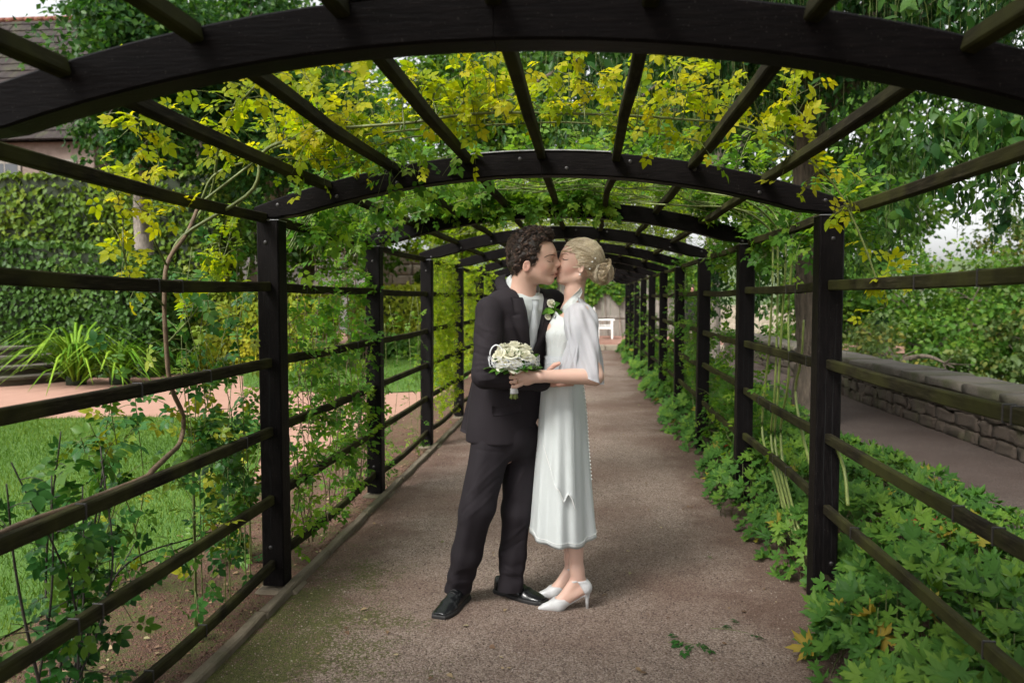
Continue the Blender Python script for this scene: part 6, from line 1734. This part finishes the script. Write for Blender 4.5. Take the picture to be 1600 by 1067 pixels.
for k in range(72):
    a = unit(RNG.normal(size=3)); b = unit(np.cross(a, RNG.normal(size=3))); R_ = RNG.uniform(.040, .056); th_ = np.linspace(0, RNG.uniform(1.6, 3.6), 14); c = BC + RNG.normal(0, .007, 3); nrm = np.cross(a, b); tilt = RNG.uniform(-.5, .5)
    p = c + R_ * (np.cos(th_)[:, None] * a + np.sin(th_)[:, None] * b) * math.cos(tilt) + nrm * R_ * math.sin(tilt) * np.cos(th_ * .5)[:, None]
    gs.append(np.stack([wh(*q) for q in p])); us_.append(wh(*BC))
locks(mb, gs, 18, .0032, .0009, .0006, us_, .16)
for k in range(16):   # loose wisps
    p0 = BC + unit(RNG.normal(size=3)) * .05; p = [p0, p0 + RNG.normal(0, .012, 3) + [-.004, 0, -.008], p0 + RNG.normal(0, .016, 3) + [-.008, 0, -.024]]; tube(mb, [wh(*q) for q in p], .0012, .0006, 8, 4, RNG.random())
mb.build('strands', M['hair_blond'], hair, kind='stuff')
for (x, z) in ((-.052, .034), (-.040, .002), (-.066, .05)): mb = MB(); mb.add(*sphere(wh(x, -.082, z), .004)); mb.build('hair_pearl', M['pearl'], hair)
mb = MB(); mb.add(*sphere(wh(.004, -.086, -.024), .0045)); mb.build('earring', M['pearl'], bride)
face_line('eyebrow', [888, 884, 880.5, 878.8], [398.5, 396.2, 396.6, 398.0], wo_head, .0010, .0016, M['brow'], bride, WY)
face_line('eyelashes', [888, 884.5, 881.0, 879.6], [405.2, 406.2, 405.6, 404.6], wo_head, .0016, .0026, M['hair_dark'], bride, WY)
face_line('mouth_line', [877, 875, 873], [426.2, 427.0, 427.4], wo_head, .0007, .0010, M['shade_lip'], bride, WY)
mb = MB(); b = W(815, 580.5 + 2 * 6.6, 3.545); m = b + np.array([-.016, -.0046, -.005]); t_ = np.linspace(0, 2 * np.pi, 16); p = m + .0100 * (np.cos(t_)[:, None] * np.array([0, 1, 0]) + np.sin(t_)[:, None] * np.array([.1, 0, 1])); v_, f_ = sweep(p, circ(4) * .0018); mb.add(v_, f_); mb.build('ring', M['gold'], bride)

# ================================================================== BOUQUET
def petal_mat():
    t = NT('cream_rose_petal'); n = t.noise(40, 3, t.coord('Object')); c = t.mix(n, (.86, .84, .64), (.88, .87, .78)); p = t.bsdf(c, .5); tr = t.n('ShaderNodeBsdfTranslucent', {'Color': c}); return t.done(t.n('ShaderNodeMixShader', {0: .4, 1: p, 2: tr.outputs[0]}).outputs[0])
M['petal'] = petal_mat()
M['ribbon'] = fabric('white_ribbon', (0.74, 0.75, 0.78), (0.8, 0.8, 0.82), .45, 200, .1, 20)
M['wire'] = plain('white_wire', (0.72, 0.73, 0.76), .4, .05, 50, 0)
M['fern'] = leaf_mat('bouquet_leaf', [(0, (0.03, .10, .015)), (1, (.12, .26, .03))], .35, .3)
def rose_mesh():
    mb = MB()
    for ring, (n, r, h, open_) in enumerate(((3, .008, .020, .05), (4, .014, .021, .25), (5, .021, .019, .55), (6, .028, .013, 1.0))):
        for k in range(n):
            a0 = 2 * np.pi * k / n + ring * .7; s, t = np.meshgrid(np.linspace(-1, 1, 6), np.linspace(0, 1, 6), indexing='ij')
            wd = (2.6 / n) * np.sqrt(np.clip(1 - (2 * t - 1.0).clip(0, 1) ** 2 * .55, 0, 1)); ang = a0 + s * wd * 1.35
            rr = r * (.35 + .65 * np.sin(t * np.pi / 2) ** .8) + open_ * .010 * t ** 3 - .002 * s ** 2 * (1 if ring < 3 else -.5); z = -.012 + (h + .012) * t - open_ * .010 * t ** 4 - .004 * s ** 2 * t
            P = np.stack([rr * np.cos(ang), rr * np.sin(ang), z], -1).reshape(-1, 3); i = (np.arange(5)[:, None] * 6 + np.arange(5)[None]); mb.add(P, [np.stack([i, i + 1, i + 7, i + 6], -1).reshape(-1, 4)], .5)
    mb.add(*sphere((0, 0, .004), (.0085, .0085, .016), 8, 6), .5)
    return mb.me('rose', M['petal'])
bq = empty('bouquet', tuple(HN), label='round bridal bouquet of cream roses with white wire collar', cat='bouquet')
rm = rose_mesh(); ctr = W(803, 562, 3.585)
spots = [(-.095, .012, -.012, 1.05), (-.062, -.045, .022, 1.05), (-.006, -.058, .032, 1.05), (.048, -.045, .025, 1.1), (.078, .0, .004, 1.0), (-.040, -.070, -.016, 1.0), (.012, -.078, -.022, 1.0), (.0, .0, .062, 1.1), (-.055, .02, .05, 1.0), (.05, .02, .05, 1.0), (-.02, .06, .04, 1.0), (.03, .07, .03, 1), (-.07, .06, .01, 1), (.07, .05, .0, 1)]
for (x, y, z, s) in spots:
    o = bpy.data.objects.new('rose', rm); COL.objects.link(o); o.parent = bq; n = unit(np.array([x * 1.1, y * 1.1, .075 + z * .6])); rot = Vector(n).to_track_quat('Z', 'Y').to_matrix().to_4x4()
    o.matrix_local = Matrix.Translation(Vector(ctr + np.array([x, y, z]) - HN)) @ rot @ Matrix.Scale(s * 1.05, 4)
for k in range(26):
    a = 2 * np.pi * k / 26 + RNG.normal(0, .1); d = np.array([math.cos(a), math.sin(a), RNG.uniform(-.25, .15)]); b = ctr + d * .045 + [0, 0, -.03]; mb = MB(); v_, f_, r_ = scatter(OV if k % 2 else OVN, b[None], d[None], np.array([[0, 0, 1.]]) + RNG.normal(0, .25, (1, 3)), RNG.uniform(.07, .10), RNG.random(1)); mb.add(v_, f_, r_); mb.build('leaf', M['fern'], bq)
mb = MB()
for k in range(120):
    d = unit(RNG.normal(size=3) * [1, 1, .5]); b = ctr + d * RNG.uniform(.03, .085) * [1, 1, .6] + [0, 0, RNG.uniform(-.035, .03)]; v_, f_, r_ = scatter(OVN, b[None], (d + [0, 0, .5])[None], RNG.normal(size=(1, 3)), RNG.uniform(.018, .034), RNG.random(1)); mb.add(v_, f_, r_)
for k in range(40):
    a = RNG.uniform(0, 6.28); b = HN + np.array([math.cos(a) * .018, math.sin(a) * .018, .028]); v_, f_, r_ = scatter(OVN, b[None], np.array([[math.cos(a), math.sin(a), .3]]), RNG.normal(size=(1, 3)), RNG.uniform(.03, .05), RNG.random(1)); mb.add(v_, f_, r_)
mb.build('filler_greens', M['fern'], bq, kind='stuff')
mb = MB()
for k in range(9):
    t_ = np.linspace(0, 2 * np.pi, 48); r = .102 + RNG.normal(0, .004); z = -.010 + RNG.normal(0, .010) + .012 * np.sin(t_ * RNG.integers(2, 5) + RNG.uniform(0, 6)); p = ctr + np.stack([r * np.cos(t_), r * np.sin(t_), z], -1); v_, f_ = sweep(p, circ(4) * .0009); mb.add(v_, f_)
for k in range(60):
    a = RNG.uniform(0, 6.28); b = a + RNG.uniform(.15, .5); p = [ctr + np.array([.112 * math.cos(a), .112 * math.sin(a), .016]), ctr + np.array([.116 * math.cos((a + b) / 2), .116 * math.sin((a + b) / 2), RNG.uniform(-.02, .02)]), ctr + np.array([.110 * math.cos(b), .110 * math.sin(b), -.032])]; tube(mb, p, .0008, .0008, 8, 4)
t_ = np.linspace(0, np.pi, 16); p = ctr + np.stack([-.075 + .030 * np.cos(t_), np.full(16, -.03), .022 + .045 * np.sin(t_)], -1); v_, f_ = sweep(p, circ(5) * .0034); mb.add(v_, f_)
mb.build('wire_collar', M['wire'], bq)
mb = MB(); v_, f_ = sweep([HN + [0, 0, .04], HN + [0, 0, 0], HN + [0, 0, -.045], HN + [.001, 0, -.066]], circ(14), [.021, .018, .0175, .019]); mb.add(v_, f_); mb.build('ribbon_handle', M['ribbon'], bq)
for k in range(12):
    a = 2 * np.pi * k / 12; r = .012 if k % 3 else .004; p = HN + np.array([r * math.cos(a), r * math.sin(a), -.06]); mb = MB(); tube(mb, [p, p + np.array([math.cos(a) * .006, math.sin(a) * .006, -.026 - .006 * RNG.random()])], .0036, .0036, 4, 6); mb.build('stem', M['cane_pale'], bq)
# boutonniere on his left lapel
bo = S(np.array(.078), np.array(1.425), .030); bt = empty('boutonniere', tuple(bo), label='small white rosebud boutonniere with green leaves on the dark lapel', cat='flower')
for dx, dz, s in ((.002, .026, .62), (-.014, -.036, .45)):
    o = bpy.data.objects.new('rosebud', rm); COL.objects.link(o); o.parent = bt; o.matrix_local = Matrix.Translation(Vector((dx, -.012, dz))) @ Vector((.4, -.8, .5)).to_track_quat('Z', 'Y').to_matrix().to_4x4() @ Matrix.Scale(s, 4)
for k in range(16):
    d = unit(np.array([RNG.normal(.2, .7), -.45, RNG.normal(0, .8)])); mb = MB(); v_, f_, r_ = scatter(OVN, (bo + RNG.normal(0, .008, 3))[None], d[None], np.array([[.3, -1., .4]]) + RNG.normal(0, .4, (1, 3)), RNG.uniform(.03, .055), RNG.random(1)); mb.add(v_, f_, r_); mb.build('leaf', M['fern'], bt)

# ================================================================== dark-suited guest far behind
def guest():
    c = W(1079, 537, 24.0); x, y, z0 = c[0], 24.0, .142; o = np.array([x, y, z0]); root = empty('person', (x, y, z0), label='distant person in dark suit standing on the terrace behind right posts', cat='person')
    def body(P):
        Q = P - o.astype(np.float32); d = ell(Q, (0, 0, 1.64), (.085, .10, .12)); d = smin(d, rc(Q, (0, 0, 1.38), (0, 0, 1.58), .07, .06), .03); A = Q.copy(); A[:, 0] = np.abs(A[:, 0])
        d = smin(d, ell(Q, (0, 0, 1.2), (.17, .10, .28)), .05); d = smin(d, chain(A, [(.18, 0, 1.40), (.23, 0, 1.12), (.24, -.06, .86)], [.05, .042, .035], .02), .03); d = smin(d, ell(A, (.245, -.08, .79), (.028, .04, .06)), .02)
        return smin(d, chain(A, [(.09, 0, .95), (.10, 0, .5), (.10, .01, .08)], [.09, .06, .045], .03), .04)
    sdf_obj('body', body, o + [-.4, -.3, -.02], o + [.4, .3, 1.8], .016, M['skin_m'], root, 1)
    def jk(P):
        Q = P - o.astype(np.float32); A = Q.copy(); A[:, 0] = np.abs(A[:, 0]); d = ell(Q, (0, 0, 1.16), (.215, .14, .40)); d = smin(d, chain(A, [(.19, 0, 1.41), (.24, 0, 1.12), (.245, -.05, .88)], [.075, .062, .055], .02), .03); return smax(d, .80 - Q[:, 2], .02)
    sdf_obj('jacket', jk, o + [-.45, -.3, .7], o + [.45, .3, 1.6], .016, M['suit'], root, 1)
    def tz(P):
        Q = P - o.astype(np.float32); A = Q.copy(); A[:, 0] = np.abs(A[:, 0]); return smin(chain(A, [(.09, 0, .95), (.10, 0, .5), (.11, 0, .07)], [.115, .085, .075], .03), ell(Q, (0, 0, .92), (.19, .13, .15)), .04)
    sdf_obj('trousers', tz, o + [-.3, -.25, 0], o + [.3, .25, 1.1], .016, M['trouser'], root, 1)
    for s in (-1, 1):
        sdf_obj('shoe', lambda P: smax(ell(P - o.astype(np.float32), (s * .11, -.06, .03), (.05, .14, .06)), .004 - (P[:, 2] - z0), .005), o + [s * .11 - .1, -.25, -.01], o + [s * .11 + .1, .12, .14], .012, M['leather'], root, 1)
    sdf_obj('hair', lambda P: smax(ell(P - o.astype(np.float32), (0, .012, 1.67), (.097, .108, .115)), 1.60 - (P[:, 2] - z0) - .4 * (P[:, 1] - y), .01), o + [-.2, -.2, 1.4], o + [.2, .2, 1.9], .014, M['hair_dark'], root, 1)
guest()
